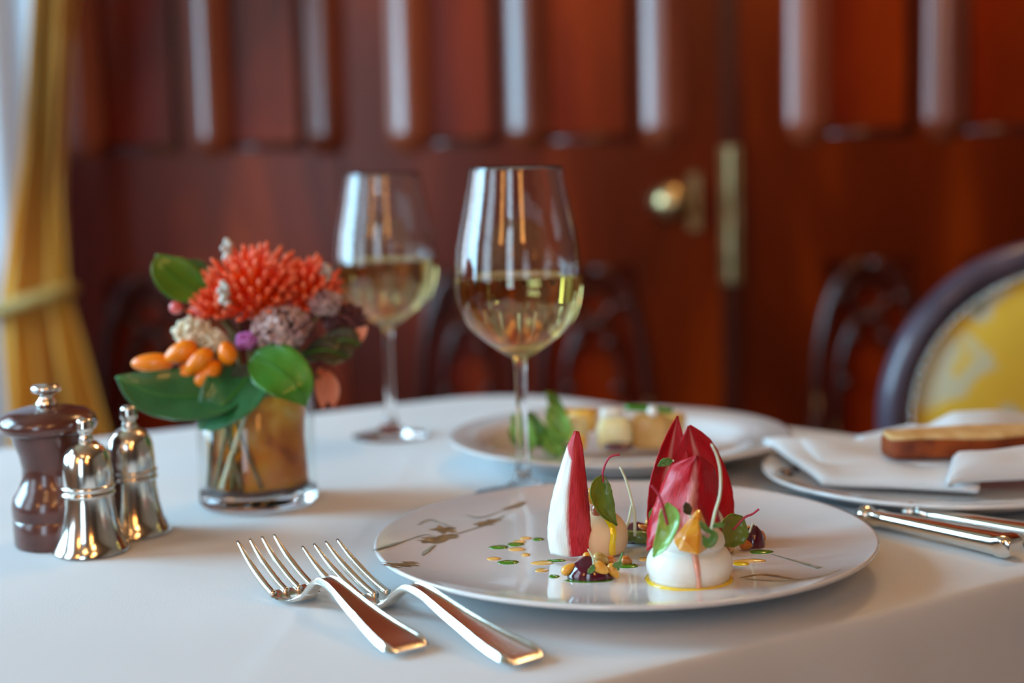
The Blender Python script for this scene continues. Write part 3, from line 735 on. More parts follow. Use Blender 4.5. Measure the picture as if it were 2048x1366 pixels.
# beetroot gel, nuts, seeds
def gel(px, py, a, b, h, label, Y=None):
    c = onp(px, py); q = M()
    q.ball(c, (a, b, h), 36, 20, fn=lambda v: Vector((v.x*(1+.10*noise.noise(v*1.3+Vector((px,0,0)))), v.y, max(v.z, -.02)*(1+.10*noise.noise(v*2+Vector((0,px,0)))))))
    return tag(q.build('beetroot_gel', beet_gel), label, 'beetroot', 'beetroot gels on the near plate'), c
g1, gc = gel(1183, 1153, .0115, .0095, .0098, 'glossy dark beetroot gel mound in front with pine nuts on it')
g2, gc2 = gel(1275, 1080, .0105, .009, .0095, 'dark beetroot gel mound behind, topped with green pumpkin seeds')
g3, gc3 = gel(1506, 1092, .0062, .006, .0105, 'round dark beetroot ball at the right of the plate')
drop(1180,1160,100,12, green_oil, 'green oil pool spreading under the front beetroot gel', h=.0004)
def nut(px, py, Y, L, w, deg, mt, label, name='pine_nut', cat='nut', grp='pine nuts on the near plate'):
    c = D(px, py, Y); rot = Matrix.Rotation(math.radians(deg), 3, 'Y')
    q = M(); q.ball(c, (L, w, w), 18, 12, rot=rot, fn=lambda v: Vector((v.x, v.y*(1-.28*v.x), v.z*(1-.28*v.x))))
    return tag(q.build(name, mt), label, cat, grp)
y0 = gc.y
nut(1137,1138,y0-.002,.0040,.0024,-35, pine_m, 'pine nut leaning on the left end of the front beetroot gel')
nut(1202,1136,y0-.0095,.0043,.0027,35, pine_m, 'largest yellow pine nut on the face of the front beetroot gel')
nut(1227,1142,y0-.006,.0042,.0024,60, pine_m, 'yellow pine nut at the right end of the front gel, tilted steeply')
nut(1203,1118,y0-.002,.0044,.0026,25, petal_mat('olive_nut',(.40,.27,.06),(.55,.38,.12),.3,.3,300,coat=.4), 'olive brown pine nut on top of the front beetroot gel')
nut(1223,1122,y0-.001,.0028,.0022,50, pine_br, 'small brown pine nut behind the steep yellow one')
nut(1176,1113,y0+.004,.0026,.0020,10, pine_m, 'pine nut just showing behind the top of the front gel')
nut(1253,1122,onp(1253,1130).y,.0030,.0024,20, pine_br, 'round brown pine nut sitting on a green oil drop')
nut(1305,1046,gc2.y+.002,.0040,.0022,15, pine_m, 'pine nut on top of the rear beetroot gel')
nut(1290,1058,gc2.y-.004,.0040,.0022,5, pine_br, 'brown pine nut beside the rear pumpkin seeds')
nut(1492,1090,gc3.y-.008,.0034,.0026,10, pine_br, 'brown pine nut in front of the right beetroot ball')
nut(1522,1072,gc3.y+.002,.0034,.0024,50, pine_br, 'pine nut on the right side of the right beetroot ball')
nut(1500,1062,gc3.y+.004,.0030,.0024,30, pine_m, 'orange pine nut above the right beetroot ball')
nut(1450,1098,bc2.y-.007,.0028,.0022,30, pine_br, 'brown pine nut at the foot of the small cream mousse bump')
nut(1288,1075,gc2.y-.0105,.0070,.0034,4, seed_m, 'green pumpkin seed on the face of the rear beetroot gel', 'pumpkin_seed', 'seed', 'pumpkin seeds on the near plate')
nut(1262,1072,gc2.y-.0105,.0040,.0032,-12, seed_m, 'shorter olive pumpkin seed left on the rear beetroot gel', 'pumpkin_seed', 'seed', 'pumpkin seeds on the near plate')
# ------------------------------------------------------------ forks
def make_fork(label, tip_mid, end, scale=1.0):
    a = Vector((tip_mid.x, tip_mid.y, 0)); b = Vector((end.x, end.y, 0)); L = (b-a).length
    root = thing('dinner_fork', label, 'fork', (a.x, a.y, .7502), math.atan2(b.y-a.y, b.x-a.x), 'table forks laid on the cloth')
    # local x runs from tine tips to handle end; z profile
    xs = [0,.10,.20,.28,.33,.37,.42,.48,.56,.70,.85,1.0]
    zc = [.0215,.0125,.0060,.0026,.0022,.0042,.0105,.0150,.0145,.0095,.0050,.0022]
    def Z(x): 
        t = x/L; return interp_s(t, xs, zc)
    def interp_s(t, X, Y):
        # smooth cubic through samples
        pts = spline([(xx, yy, 0) for xx, yy in zip(X, Y)], 160)
        return float(np.interp(t, [p.x for p in pts], [p.y for p in pts]))
    pts = spline([(xx, yy, 0) for xx, yy in zip(xs, zc)], 200); PX = [p.x for p in pts]; PY = [p.y for p in pts]
    Z = lambda x: float(np.interp(x/L, PX, PY))
    W0 = .0122
    for k in range(4):
        off0 = (k-1.5)/1.5*(W0-.0016)
        path = []; rad = []
        for i in range(26):
            t = i/25; x = L*.27*t
            path.append((x, off0*(.96+.04*t), Z(x)+.0004)); rad.append(.0006+.0013*min(1, t*2.2)**.7)
        M().tube(path, rad, 10, flat=1.05).build('tine', silver2, root)
    # head (bowl) from tine roots to neck
    def sect(x, hw, th, rim=0, k=25, crown=0):
        up = []; lo = []
        for j in range(k):
            v = j/(k-1)*2-1
            e = math.sqrt(max(0, 1-abs(v)**4))
            z = Z(x)+th*e*.5+rim*(math.exp(-((abs(v)-.82)/.09)**2)+.8*rim*math.exp(-((abs(v)-.56)/.08)**2))+crown*(1-v*v)
            up.append((x, v*hw, z))
        for j in range(k-1, -1, -1):
            v = j/(k-1)*2-1; e = math.sqrt(max(0, 1-abs(v)**4)); lo.append((x, v*hw*.97, Z(x)-th*e*.5))
        return up+lo
    def solid(secs, name, parent):
        q = M(); n_ = len(secs[0]); v = [p for s in secs for p in s]; f = []
        for i in range(len(secs)-1):
            for j in range(n_): f.append((i*n_+j, i*n_+(j+1) % n_, (i+1)*n_+(j+1) % n_, (i+1)*n_+j))
        f.append(tuple(range(n_))); f.append(tuple((len(secs)-1)*n_+j for j in range(n_))[::-1])
        q.add(v, f); return q.build(name, silver2, parent, sharp=60)
    head = []
    for i in range(30):
        t = i/29; x = L*(.245+.155*t)
        hw = interp(t, [0,.15,.4,.65,.85,1], [W0,W0,W0*.96,W0*.70,W0*.40,.0040])
        head.append(sect(x, hw, .0024+.0012*t, crown=-.0010*(1-t)))
    solid(head, 'fork_head', root)
    hd = []
    for i in range(60):
        t = i/59; x = L*(.395+.605*t)
        hw = interp(t, [0,.10,.3,.6,.85,.95,.985,1], [.0040,.0040,.0048,.0076,.0108,.0112,.0100,.0086])
        th = interp(t, [0,.2,.8,.97,1], [.0042,.0034,.0026,.0024,.0008])
        hd.append(sect(x, hw, th, k=57, rim=.0016*min(1, t*4)*min(1, (1-t)*12)))
    solid(hd, 'handle', root)
    # raised shell tip
    return root
make_fork('silver table fork left of its twin, farther from the plate', P(512,1084,.02)*1.0, P(822,1296,.003))
make_fork('silver table fork right of its twin, nearer the plate', P(640,1094,.02)*1.0, P(1058,1318,.003))
# ------------------------------------------------------------ knives
def make_knife(label, tip, end):
    a = Vector((tip.x, tip.y, 0)); b = Vector((end.x, end.y, 0)); L = (b-a).length
    root = thing('table_knife', label, 'knife', (a.x, a.y, .7504), math.atan2(b.y-a.y, b.x-a.x), 'table knives laid on the cloth')
    HL = .093; BL = L-HL-.006
    q = M(); v = []; f = []; n_ = 30
    for i in range(n_):
        t = i/(n_-1); x = BL*t; hw = .0095*min(1, (t*4)**.5+.02)*(1 if t < .9 else 1-(t-.9)*4)
        zc = .0030+.004*t
        v += [(x, -hw, zc), (x, .2*hw, zc+.0011), (x, hw*.9, zc+.0009), (x, hw*.9, zc-.0007), (x, .2*hw, zc-.0008)]
    for i in range(n_-1):
        for j in range(5): f.append((i*5+j, i*5+(j+1) % 5, (i+1)*5+(j+1) % 5, (i+1)*5+j))
    f.append((0,1,2,3,4)); f.append(tuple((n_-1)*5+j for j in range(5))[::-1])
    q.add(v, f); q.build('blade', steel, root, sharp=30)
    q = M(); q.tube([(BL-.002,0,.007),(BL+.001,0,.007),(BL+.003,0,.007),(BL+.006,0,.007),(BL+.008,0,.007)], [.0035,.0062,.0068,.0060,.0045], 20, flat=.85); q.build('bolster', silver, root)
    # squared handle, swelling to the end
    q = M(); v = []; f = []; k = 28; n_ = 40; x0 = BL+.006
    for i in range(n_):
        t = i/(n_-1); x = x0+HL*t
        hw = interp(t, [0,.03,.07,.1,.6,.90,.93,.97,1], [.0045,.0062,.0066,.0056,.0070,.0082,.0088,.0084,.0062]); hh = hw*.74
        for j in range(k):
            w = 2*math.pi*j/k; c_, s_ = math.cos(w), math.sin(w); e = (abs(c_)**5+abs(s_)**5)**(-1/5)
            rim = 1+(.05*math.cos(4*w) if .1 < t < .92 else 0)
            v.append((x, c_*e*hw*rim*.95, .0068+s_*e*hh*rim*.95))
    for i in range(n_-1):
        for j in range(k): f.append((i*k+j, i*k+(j+1) % k, (i+1)*k+(j+1) % k, (i+1)*k+j))
    f.append(tuple(range(k))[::-1]); f.append(tuple((n_-1)*k+j for j in range(k)))
    q.add(v, f); q.build('handle', silver, root, sharp=50)
    return root
make_knife('silver-handled table knife nearer the plate edge, its handle end fully visible', P(1448,980,.004), P(2032,1098,.006))
make_knife('silver-handled table knife behind, its handle running out of the picture', P(1552,986,.004), P(2142,1086,.006))
# ------------------------------------------------------------ pepper mill and shakers
pm = P(92, 1097); 
mill = thing('pepper_mill', 'dark varnished wooden pepper mill with a silver top knob', 'pepper mill', (pm.x+.0012, pm.y+.013, .7502))
ZS = .97
bp_ = [(0,0),(.0218,0),(.0224,.001),(.0226,.015),(.0219,.0162),(.0226,.0175),(.0228,.024),(.0215,.029),(.0185,.0335),(.0160,.040),(.0158,.046),(.0172,.054),(.0198,.0615),(.0205,.066),(0,.066)]
M().lathe([(a_, b_*ZS) for a_, b_ in bp_], 64).build('mill_body', mill_wood, mill, sharp=50)
M().lathe([(a_, b_*ZS) for a_, b_ in [(0,.0662),(.0225,.0664),(.0262,.0685),(.0275,.0722),(.0262,.0760),(.0215,.0795),(.0130,.0818),(0,.0822)]], 64).build('mill_head', mill_wood, mill)
M().lathe([(a_, b_*ZS) for a_, b_ in [(0,.082),(.0058,.0822),(.0062,.084),(.0045,.0862),(.0034,.0885),(.0046,.0895),(.0080,.0912),(.0084,.0930),(.0074,.0946),(0,.0950)]], 40).build('knob', silver, mill)
def shaker(p, label, rz=0):
    s = thing('silver_shaker', label, 'shaker', p, rz, 'bell-shaped silver shakers')
    pr = [(0,0),(.0200,0),(.0212,.0006),(.0210,.0018),(.0196,.004),(.0172,.010),(.0152,.018),(.0140,.027),(.0137,.033)]
    M().lathe([(a_, b_*ZS) for a_, b_ in pr+[(0,.033)]], 64).build('shaker_base', silver, s, sharp=50)
    M().lathe([(a_, b_*ZS) for a_, b_ in [(.0130,.0325),(.0144,.0330),(.0150,.0340),(.0146,.0350),(.0139,.0354),(.0139,.0366),(.0147,.0372),(.0149,.0384),(.0142,.0392),(.0130,.0395)]], 64, closed=True).build('band', silver, s)
    M().lathe([(a_, b_*ZS) for a_, b_ in [(0,.0385),(.0138,.0386),(.0138,.046),(.0134,.052),(.0122,.0572),(.0098,.0612),(.0068,.0635),(.0044,.0645),(0,.0648)]], 64).build('cap', silver, s, sharp=70)
    M().lathe([(a_, b_*ZS) for a_, b_ in [(0,.0640),(.0040,.0642),(.0046,.0655),(.0036,.0675),(.0033,.0690),(.0046,.0700),(.0050,.0725),(.0042,.0745),(.0046,.0760),(.0036,.0775),(0,.0782)]], 32).build('finial', silver, s)
    return s
w1 = P(181,1116); w2 = P(286,1076)
s1 = shaker((w1.x-.0040, w1.y+.016, .7502), 'silver bell-shaped shaker nearest the camera, in front of the pepper mill')
dup(s1, (w2.x-.0085, w2.y+.015, .7502), 1.1, 'silver bell-shaped shaker behind, farther from the camera')
# ------------------------------------------------------------ wine glasses
def wine_glass(p, label):
    g = thing('wine_glass', label, 'wine glass', p, 0, 'stemmed wine glasses')
    outer = smooth_prof([(.0045,.0885),(.0115,.0925),(.0235,.101),(.0330,.110),(.0383,.120),(.0405,.133),(.0402,.146),(.0385,.163),(.0350,.180),(.0318,.196),(.0295,.2095)], 60)
    inner = [(max(0, r-.0010), z+.0006) for r, z in outer]
    inner[0] = (0, .0915)
    foot = [(0,0),(.0308,0),(.0315,.0006),(.0310,.0014),(.022,.0026),(.012,.0052),(.0062,.0100),(.0044,.018),(.0038,.030),(.0036,.060),(.0038,.080)]
    full = foot+outer+[(.0290,.2101)]+[(r, z) for r, z in inner[::-1][:-1] if z < .2095 and z > .0928]+[(0,.0925)]
    M().lathe(full, 96).build('glass_body', glass, g)
    return g, outer
WL = .1415
def wine_prof(outer):
    pr = [(0, .09245)]+[(r-.00092, z+.0006) for r, z in outer if z+.0006 < WL and z > .0925]
    rr = interp(WL, [z for r, z in outer], [r for r, z in outer])-.00092
    return pr+[(rr, WL), (rr-.0008, WL-.0003), (0, WL-.0003)]
n1 = P(1050, 988); n2 = P(783, 872)
for nm, p, lb in (('near', n1, 'large stemmed wine glass right of the flowers, nearer to the camera'), ('far', n2, 'stemmed wine glass directly behind the flowers, farther from the camera')):
    pos = (p.x-(.001 if nm == 'near' else .0), p.y+(.0 if nm == 'near' else .0), .7502)
    g, outer = wine_glass(pos, lb)
    q = M().lathe(wine_prof(outer), 96); w = q.build('white_wine', wine_m, origin=False); w.location = pos
    tag(w, 'pale golden white wine half filling the %s wine glass' % ('nearer' if nm == 'near' else 'farther'), 'wine', 'white wine in the two glasses')
# ------------------------------------------------------------ vase with flowers
vc = (P(400,1008)+P(636,1000))/2; vc.y += .0; VR = .0375; VH = .076
V = thing('glass_vase', 'short clear glass vase with an amber lining, holding the bouquet', 'vase', (vc.x, vc.y, .7502))
thin = bpy.data.materials.new('thin_vase_glass'); thin.use_nodes = True; tn = thin.node_tree; tn.nodes.clear()
_o = tn.nodes.new('ShaderNodeOutputMaterial'); _t = tn.nodes.new('ShaderNodeBsdfTransparent'); _g = tn.nodes.new('ShaderNodeBsdfGlossy'); _m = tn.nodes.new('ShaderNodeMixShader'); _lw = tn.nodes.new('ShaderNodeLayerWeight'); _pw = tn.nodes.new('ShaderNodeMath'); _pw.operation = 'POWER'; _pw.inputs[1].default_value = 5; _fr = tn.nodes.new('ShaderNodeMath'); _fr.operation = 'MULTIPLY_ADD'; _fr.inputs[1].default_value = .5; _fr.inputs[2].default_value = .04
_t.inputs[0].default_value = (.98,.99,.98,1); _g.inputs['Roughness'].default_value = .02
_lw.inputs[0].default_value = .5; tn.links.new(_lw.outputs['Facing'], _pw.inputs[0]); tn.links.new(_pw.outputs[0], _fr.inputs[0])
tn.links.new(_fr.outputs[0], _m.inputs[0]); tn.links.new(_t.outputs[0], _m.inputs[1]); tn.links.new(_g.outputs[0], _m.inputs[2]); tn.links.new(_m.outputs[0], _o.inputs[0])
M().lathe([(VR-.0003,.0088),(VR,.012),(VR,VH-.001),(VR-.001,VH),(VR-.0022,VH-.001),(VR-.0024,.012)], 80).build('glass_wall', thin, V)
M().lathe([(0,0),(VR-.002,0),(VR,.002),(VR,.0086),(VR-.003,.0090),(0,.0088)], 80).build('glass_base', glass, V)
amber = noisy(mat('amber_lining', (.80,.45,.10), .35, sss=.3, ssc=(1,.5,.1), coat=.3), [(.32,(.35,.13,.01)), (.40,(.78,.38,.03)), (.55,(.93,.60,.12)), (.68,(.95,.78,.42))], scale=38, detail=2, dist=.8)
b_ = amber.node_tree.nodes['Principled BSDF']
tr = amber.node_tree.nodes.new('ShaderNodeBsdfTranslucent'); mx = amber.node_tree.nodes.new('ShaderNodeMixShader'); mx.inputs[0].default_value = .65
out = [n for n in amber.node_tree.nodes if n.type == 'OUTPUT_MATERIAL'][0]
rr = [n for n in amber.node_tree.nodes if n.type == 'VALTORGB'][0]
tcz = N(amber, 'ShaderNodeTexCoord'); sz = N(amber, 'ShaderNodeSeparateXYZ'); LK(amber, tcz.outputs['Object'], sz.inputs[0])
mz = N(amber, 'ShaderNodeMapRange'); LK(amber, sz.outputs[2], mz.inputs[0]); mz.inputs[1].default_value = .036; mz.inputs[2].default_value = .050
am = N(amber, 'ShaderNodeMix', data_type='RGBA', blend_type='MULTIPLY'); am.inputs[0].default_value = 1; LK(amber, rr.outputs[0], am.inputs[6])
cm = ramp(amber, [(0,(1,.78,.12)), (1,(1,.95,.80))]); LK(amber, mz.outputs[0], cm.inputs[0]); LK(amber, cm.outputs[0], am.inputs[7])
LK(amber, am.outputs[2], b_.inputs['Base Color']); LK(amber, am.outputs[2], tr.inputs['Color']); LK(amber, b_.outputs[0], mx.inputs[1]); LK(amber, tr.outputs[0], mx.inputs[2]); LK(amber, mx.outputs[0], out.inputs[0])
rows = []
for z in np.linspace(.0125, VH-.004, 16):
    rows.append([Vector(((VR-.0062)*math.cos(a)+.0008*math.sin(a*7+z*90), (VR-.0062)*math.sin(a)+.0006*math.sin(a*5+z*60), z)) for a in np.linspace(math.radians(-97), math.radians(245), 70)])
M().grid(rows, thick=.0006).build('amber_lining', amber, V)
M().lathe([(0,.0092),(VR-.008,.0092),(VR-.0045,.0122),(VR-.006,.0130),(0,.0135)], 48).build('dark_gravel', noisy(mat('dark_gravel',(.06,.03,.03),.5), [(.4,(.03,.015,.015)),(.6,(.14,.08,.07))], scale=300, bump=.8), V)
VY = vc.y
mouth = Vector((vc.x, vc.y, .75+VH))
def stem_to(root, top, foot_ang, r=.0013, mt=stem_m, fr=None):
    a = math.radians(foot_ang); fr = fr if fr is not None else VR-.0125
    ft = Vector((vc.x+fr*math.cos(a), vc.y+fr*math.sin(a), .7655)); mid = mouth+Vector((-.010*math.cos(a), -.010*math.sin(a), 0))
    d_ = Vector((top.x-mouth.x, top.y-mouth.y, 0)); 
    if d_.length > .022: mid = mouth+d_.normalized()*.018
    m_ = Loc(root); m_.tube(spline([ft, mid, top], 20), r, 8); return m_.build('stem', mt)
GF = 'flowers and foliage in the glass vase'
def protea(c, rad, label, foot, seed, lean=(0,0,1), nf=130):
    R2 = random.Random(seed); root = thing('pincushion_flower', label, 'flower', c-Vector((0,0,rad*.4)), 0, GF)
    Loc(root).ball(c, (rad*.42, rad*.42, rad*.4)).build('flower_core', protea_m)
    a_ = Loc(root); b_ = Loc(root); ln = Vector(lean).normalized()
    for k in range(nf):
        z = 1-1.25*(k+.5)/nf; r = math.sqrt(max(0, 1-z*z)); w = k*2.39996
        d = Vector((r*math.cos(w), r*math.sin(w), z)); d = (ln.to_track_quat('Z', 'Y')@d)
        L_ = rad*(.80+.24*R2.random()); s_ = d*rad*.35
        bend = Vector((0,0,1))*rad*.14*(1-abs(d.z))
        p0, p1, p2 = c+s_, c+d*L_*.72, c+d*L_*.93+bend
        a_.tube(spline([p0,p1,p2], 6), [.0013,.0016,.0015,.0014,.0014,.0013], 6)
        dd = (p2-p1).normalized(); b_.tube([p2-dd*.001, p2+dd*.002, p2+dd*(.004+.003*R2.random())], [.0015,.0019,.0009], 6)
    a_.build('florets', protea_m); b_.build('floret_tips', protea_tip)
    stem_to(root, c-Vector((0,0,rad*.3)), foot)
    return root
protea(D(512,598,VY), .0335, 'large orange-red pincushion flower at the centre of the bouquet', 240, 1, lean=(-.1,-.25,1), nf=120)
protea(D(606,596,VY+.006), .0245, 'smaller orange-red pincushion flower at the right of the large one', 300, 2, lean=(.3,-.2,1), nf=80)
protea(D(438,618,VY-.006), .0150, 'small orange-red pincushion bud left of the large flower', 200, 3, lean=(-.4,-.3,1), nf=44)
def pompom(c, rad, label, foot, mt, name, n_, seed, pr=.0035, flat=.8):
    R2 = random.Random(seed); root = thing(name, label, 'flower', c-Vector((0,0,rad)), 0, GF)
    core = Loc(root); core.ball(c, rad*.75); core.build('flower_core', leaf_dark if mt is dusty_m else mt)
    q = Loc(root)
    for k in range(n_):
        z = 1-2*(k+.5)/n_; r = math.sqrt(1-z*z); w = k*2.39996
        d = Vector((r*math.cos(w), r*math.sin(w), z*flat)); rot = Matrix.Rotation(R2.random()*6, 3, Vector((R2.random(), R2.random(), R2.random())).normalized())
        q.ball(c+d*rad*(.8+.2*R2.random()), (pr, pr*.35, pr*.8), 8, 6, rot=rot)
    q.build('petals', mt); stem_to(root, c, foot); return root
pompom(D(563,655,VY-.022), .0170, 'dusty pink scabious head at the front of the bouquet', 270, dusty_m, 'scabious_flower', 120, 4)
pompom(D(650,606,VY-.010), .0095, 'small dusty pink scabious bud at the right under the orange flower', 320, dusty_m, 'scabious_flower', 60, 5, pr=.0028)
pompom(D(388,664,VY-.016), .0110, 'cream flower head at the left above the orange pods', 210, cream_m, 'cream_flower', 60, 6, pr=.0036)
pompom(D(428,682,VY-.020), .0080, 'small cream flower between the orange pods and the scabious', 220, cream_m, 'cream_flower', 40, 7, pr=.003)
pompom(D(494,680,VY-.026), .0058, 'small bright purple flower left of the scabious', 250, purple_m, 'purple_flower', 30, 8, pr=.003)
pompom(D(688,640,VY+.004), .0120, 'dark maroon flower cluster at the right of the bouquet', 340, petal_mat('maroon_petals',(.06,.01,.015),(.20,.06,.06),.6,.1,90), 'maroon_flower', 60, 9, pr=.0036)
pompom(D(668,700,VY-.004), .0105, 'brown olive seed head drooping at the right of the bouquet', 350, petal_mat('seed_head_brown',(.10,.07,.02),(.35,.26,.10),.7,.1,90), 'seed_head', 60, 10, pr=.003)
# orange pods
GP = 'orange pods at the left of the bouquet'
pods = [((305,726),.0132,.0060,0,'leftmost orange pod, lying level'), ((362,704),.0110,.0062,-25,'upper orange pod beside the leftmost one'), ((398,722),.0105,.0060,-40,'middle orange pod behind the others'),
        ((372,746),.0100,.0056,-25,'lowest left orange pod above the big leaf'), ((413,752),.0122,.0060,-46,'long orange pod pointing down over the big leaf'), ((455,706),.0074,.0058,75,'rounded orange pod at the right end of the pods')]
for i, ((px, py), L_, w_, dg, lb) in enumerate(pods):
    c = D(px, py, VY-.032-.003*(i % 3)); root = thing('orange_pod', lb, 'pod', c, 0, GP)
    rot = Matrix.Rotation(math.radians(dg), 3, 'Y')
    q = Loc(root); q.ball(c, (L_, w_, w_), 24, 16, rot=rot, fn=lambda v: Vector((v.x, v.y*(1+.12*v.x), v.z*(1+.12*v.x)))); q.build('pod_body', hip_m)
    q = Loc(root); e = c+rot@Vector((L_*.9, 0, 0)); q.tube(spline([e, e.lerp(D(470,730,VY-.02), .5), D(480,740,VY-.018)], 10), .0009, 8); q.build('stalk', stem_m)
# berries
for i, (px, py, r_, lb) in enumerate(((352,615,.0042,'red berry sticking out at the left of the bouquet'), (398,622,.0036,'red berry just left of the orange bud'), (600,740,.0028,'small red berry above the right green leaf'))):
    c = D(px, py, VY-.012); root = thing('red_berry', lb, 'berry', c, 0, 'red berries in the bouquet')
    Loc(root).ball(c, r_).build('berry', berry_m); q = Loc(root); q.tube(spline([c, D(px+35, py+12, VY-.008), D(460, 660, VY)], 10), .0007, 6); q.build('stalk', twig_m)
# white bud spike and small grey buds
for i, (px, py, lb) in enumerate(((455,503,'silvery white bud spike rising highest above the bouquet'), (432,565,'silvery bud left of the large orange flower'), (652,553,'silvery grey bud above the right orange flower'), (448,588,'silvery white bud low on the left front of the large orange flower'))):
    c = D(px, py, VY-(.0 if i != 3 else .03)); root = thing('silver_bud', lb, 'bud', c, 0, 'silvery buds in the bouquet')
    q = Loc(root)
    for k in range(7): q.ball(c+Vector((.0022*math.cos(k*2.4), .0022*math.sin(k*2.4), -.006+.002*k)), (.0022,.0022,.0026), 10, 8)
    q.build('bud_scales', petal_mat('silver_bud_%d' % i, (.45,.42,.36), (.70,.68,.60), .6, .1, 90))
    q = Loc(root); q.tube(spline([c-Vector((0,0,.006)), D(px*.7+480*.3, py+60, VY), D(485,690,VY)], 12), .0009, 6); q.build('stalk', twig_m)
# leaves of bouquet
GL = 'leaves of the bouquet'
def bleaf(path, w, mt, lb, nrm, shape=None, cup=.25, thick=.0006, **k):
    root = thing('bouquet_leaf', lb, 'leaf', path[0], 0, GL)
    m_ = Loc(root); m_.grid(leaf_rows(path, [a*w for a in (shape or bell(12, peak=.45, base=.1, sharp=.8))], nrm=nrm, cup=cup, n=30, k=15, **k), thick=thick); m_.build('leaf_blade', mt)
    mid = spline(path, 20); nv = Vector(nrm).normalized()
    m_ = Loc(root); m_.tube([p+nv*.0003 for p in mid], [.0009-.0006*i/19 for i in range(20)], 6); m_.build('midrib', leaf_bright)
    m_ = Loc(root); m_.tube(spline([path[0], path[0].lerp(mouth, .5)+Vector((0,0,.002)), mouth-Vector((0,0,.03))], 12), .0010, 8); m_.build('stalk', stem_m)
    return root
bleaf([D(418,590,VY-.004), D(375,570,VY-.008), D(335,540,VY-.012), D(313,508,VY-.012)], .0130, leaf_bright, 'upright bright green leaf at the top left of the bouquet', (.3,-1,.2), cup=.35, fold=.2)
bleaf([D(425,570,VY+.004), D(400,552,VY+.002), D(378,540,VY), D(355,530,VY)], .0085, leaf_glossy, 'short dark green leaf behind the upright top left leaf', (.1,-1,.5))
bleaf([D(500,765,VY-.030), D(420,790,VY-.042), D(320,790,VY-.046), D(232,754,VY-.044)], .0190, leaf_glossy, 'long green leaf reaching out to the lower left toward the shakers', (-.1,-.75,.65), shape=[.25,.55,.8,.95,1,1,.97,.90,.78,.6,.36,.04], cup=.2, wave=.015)
bleaf([D(505,735,VY-.026), D(480,775,VY-.040), D(440,815,VY-.048), D(398,858,VY-.048)], .0195, leaf_glossy, 'wide green leaf drooping over the left front rim of the vase', (-.25,-1,.35), shape=[.3,.65,.9,1,1,.97,.88,.75,.58,.36,.04], cup=.25, wave=.02)
bleaf([D(505,712,VY-.032), D(550,735,VY-.042), D(590,770,VY-.048), D(612,812,VY-.046)], .0160, leaf_bright, 'bright green leaf drooping over the right front rim of the vase', (.15,-1,.4), shape=[.3,.65,.9,1,1,.97,.9,.75,.55,.3,.04], cup=.2, fold=.12)
bleaf([D(470,800,VY-.03), D(500,760,VY-.034), D(520,730,VY-.034)], .0120, leaf_dark, 'dark leaf between the two front green leaves', (0,-1,.2))
bleaf([D(640,690,VY-.010), D(690,680,VY-.012), D(722,690,VY-.010)], .0085, leaf_dark, 'dark brown drooping leaf at the right under the maroon flower', (0,-1,.6))
bleaf([D(600,712,VY-.012), D(650,700,VY-.016), D(700,715,VY-.014)], .0080, leaf_dark, 'dark leaf behind the brown seed head at the right', (0,-1,.8))
# orange drooping petals
for lb, pth, w in (('orange petal tip sticking out at the right end of the bouquet', [(700,685),(715,672),(735,652)], .0042), ('pink orange petal hanging down beside the right of the vase', [(652,740),(662,775),(668,815)], .0056), ('faded pink petal hanging nearest the vase rim on the right', [(640,735),(646,775),(645,820)], .0045)):
    pts = [D(x, y, VY-.006) for x, y in pth]
    o = leaf('fallen_petal', pts, w, petal_mat('salmon_petal_%d' % pth[0][0], (.85,.18,.06), (.92,.42,.30), .5, .2, 60), lb, 'petal', 'loose petals on the right of the bouquet', shape=bell(8, peak=.5, base=.2), cup=.4, n=14, k=9)
# extra crossing stems seen in the glass
for k, (a0, a1) in enumerate(((228,262),(262,240),(238,282),(252,256),(284,248),(214,238))):
    a = math.radians(a0); b = math.radians(a1)
    p0 = Vector((vc.x+(VR-.0040)*math.cos(a), vc.y+(VR-.0040)*math.sin(a), .7655)); p1 = Vector((vc.x+(VR-.0045)*math.cos(b), vc.y+(VR-.0045)*math.sin(b), .828))
    pm_ = (p0+p1)/2; dv = Vector((pm_.x-vc.x, pm_.y-vc.y, 0)); pm_ += dv.normalized()*max(0, VR-.0043-dv.length)
    q = M(); q.tube(spline([p0, pm_, p1], 10), .0011+.0002*(k % 3), 10)
    tag(q.build('cut_stem', (stem_m, twig_m, (stem_white, twig_m)[k == 5])[k % 3]), ('olive stem slanting from the left foot of the vase to its right rim', 'brown stem crossing the vase from lower left to the right back', 'pale stem crossing low at the left front inside the vase', 'olive stem standing at the middle front inside the vase', 'dark stem leaning from the right front foot to the left rim', 'brown stem slanting at the far left inside the vase')[k], 'stem', 'stems crossing inside the vase')
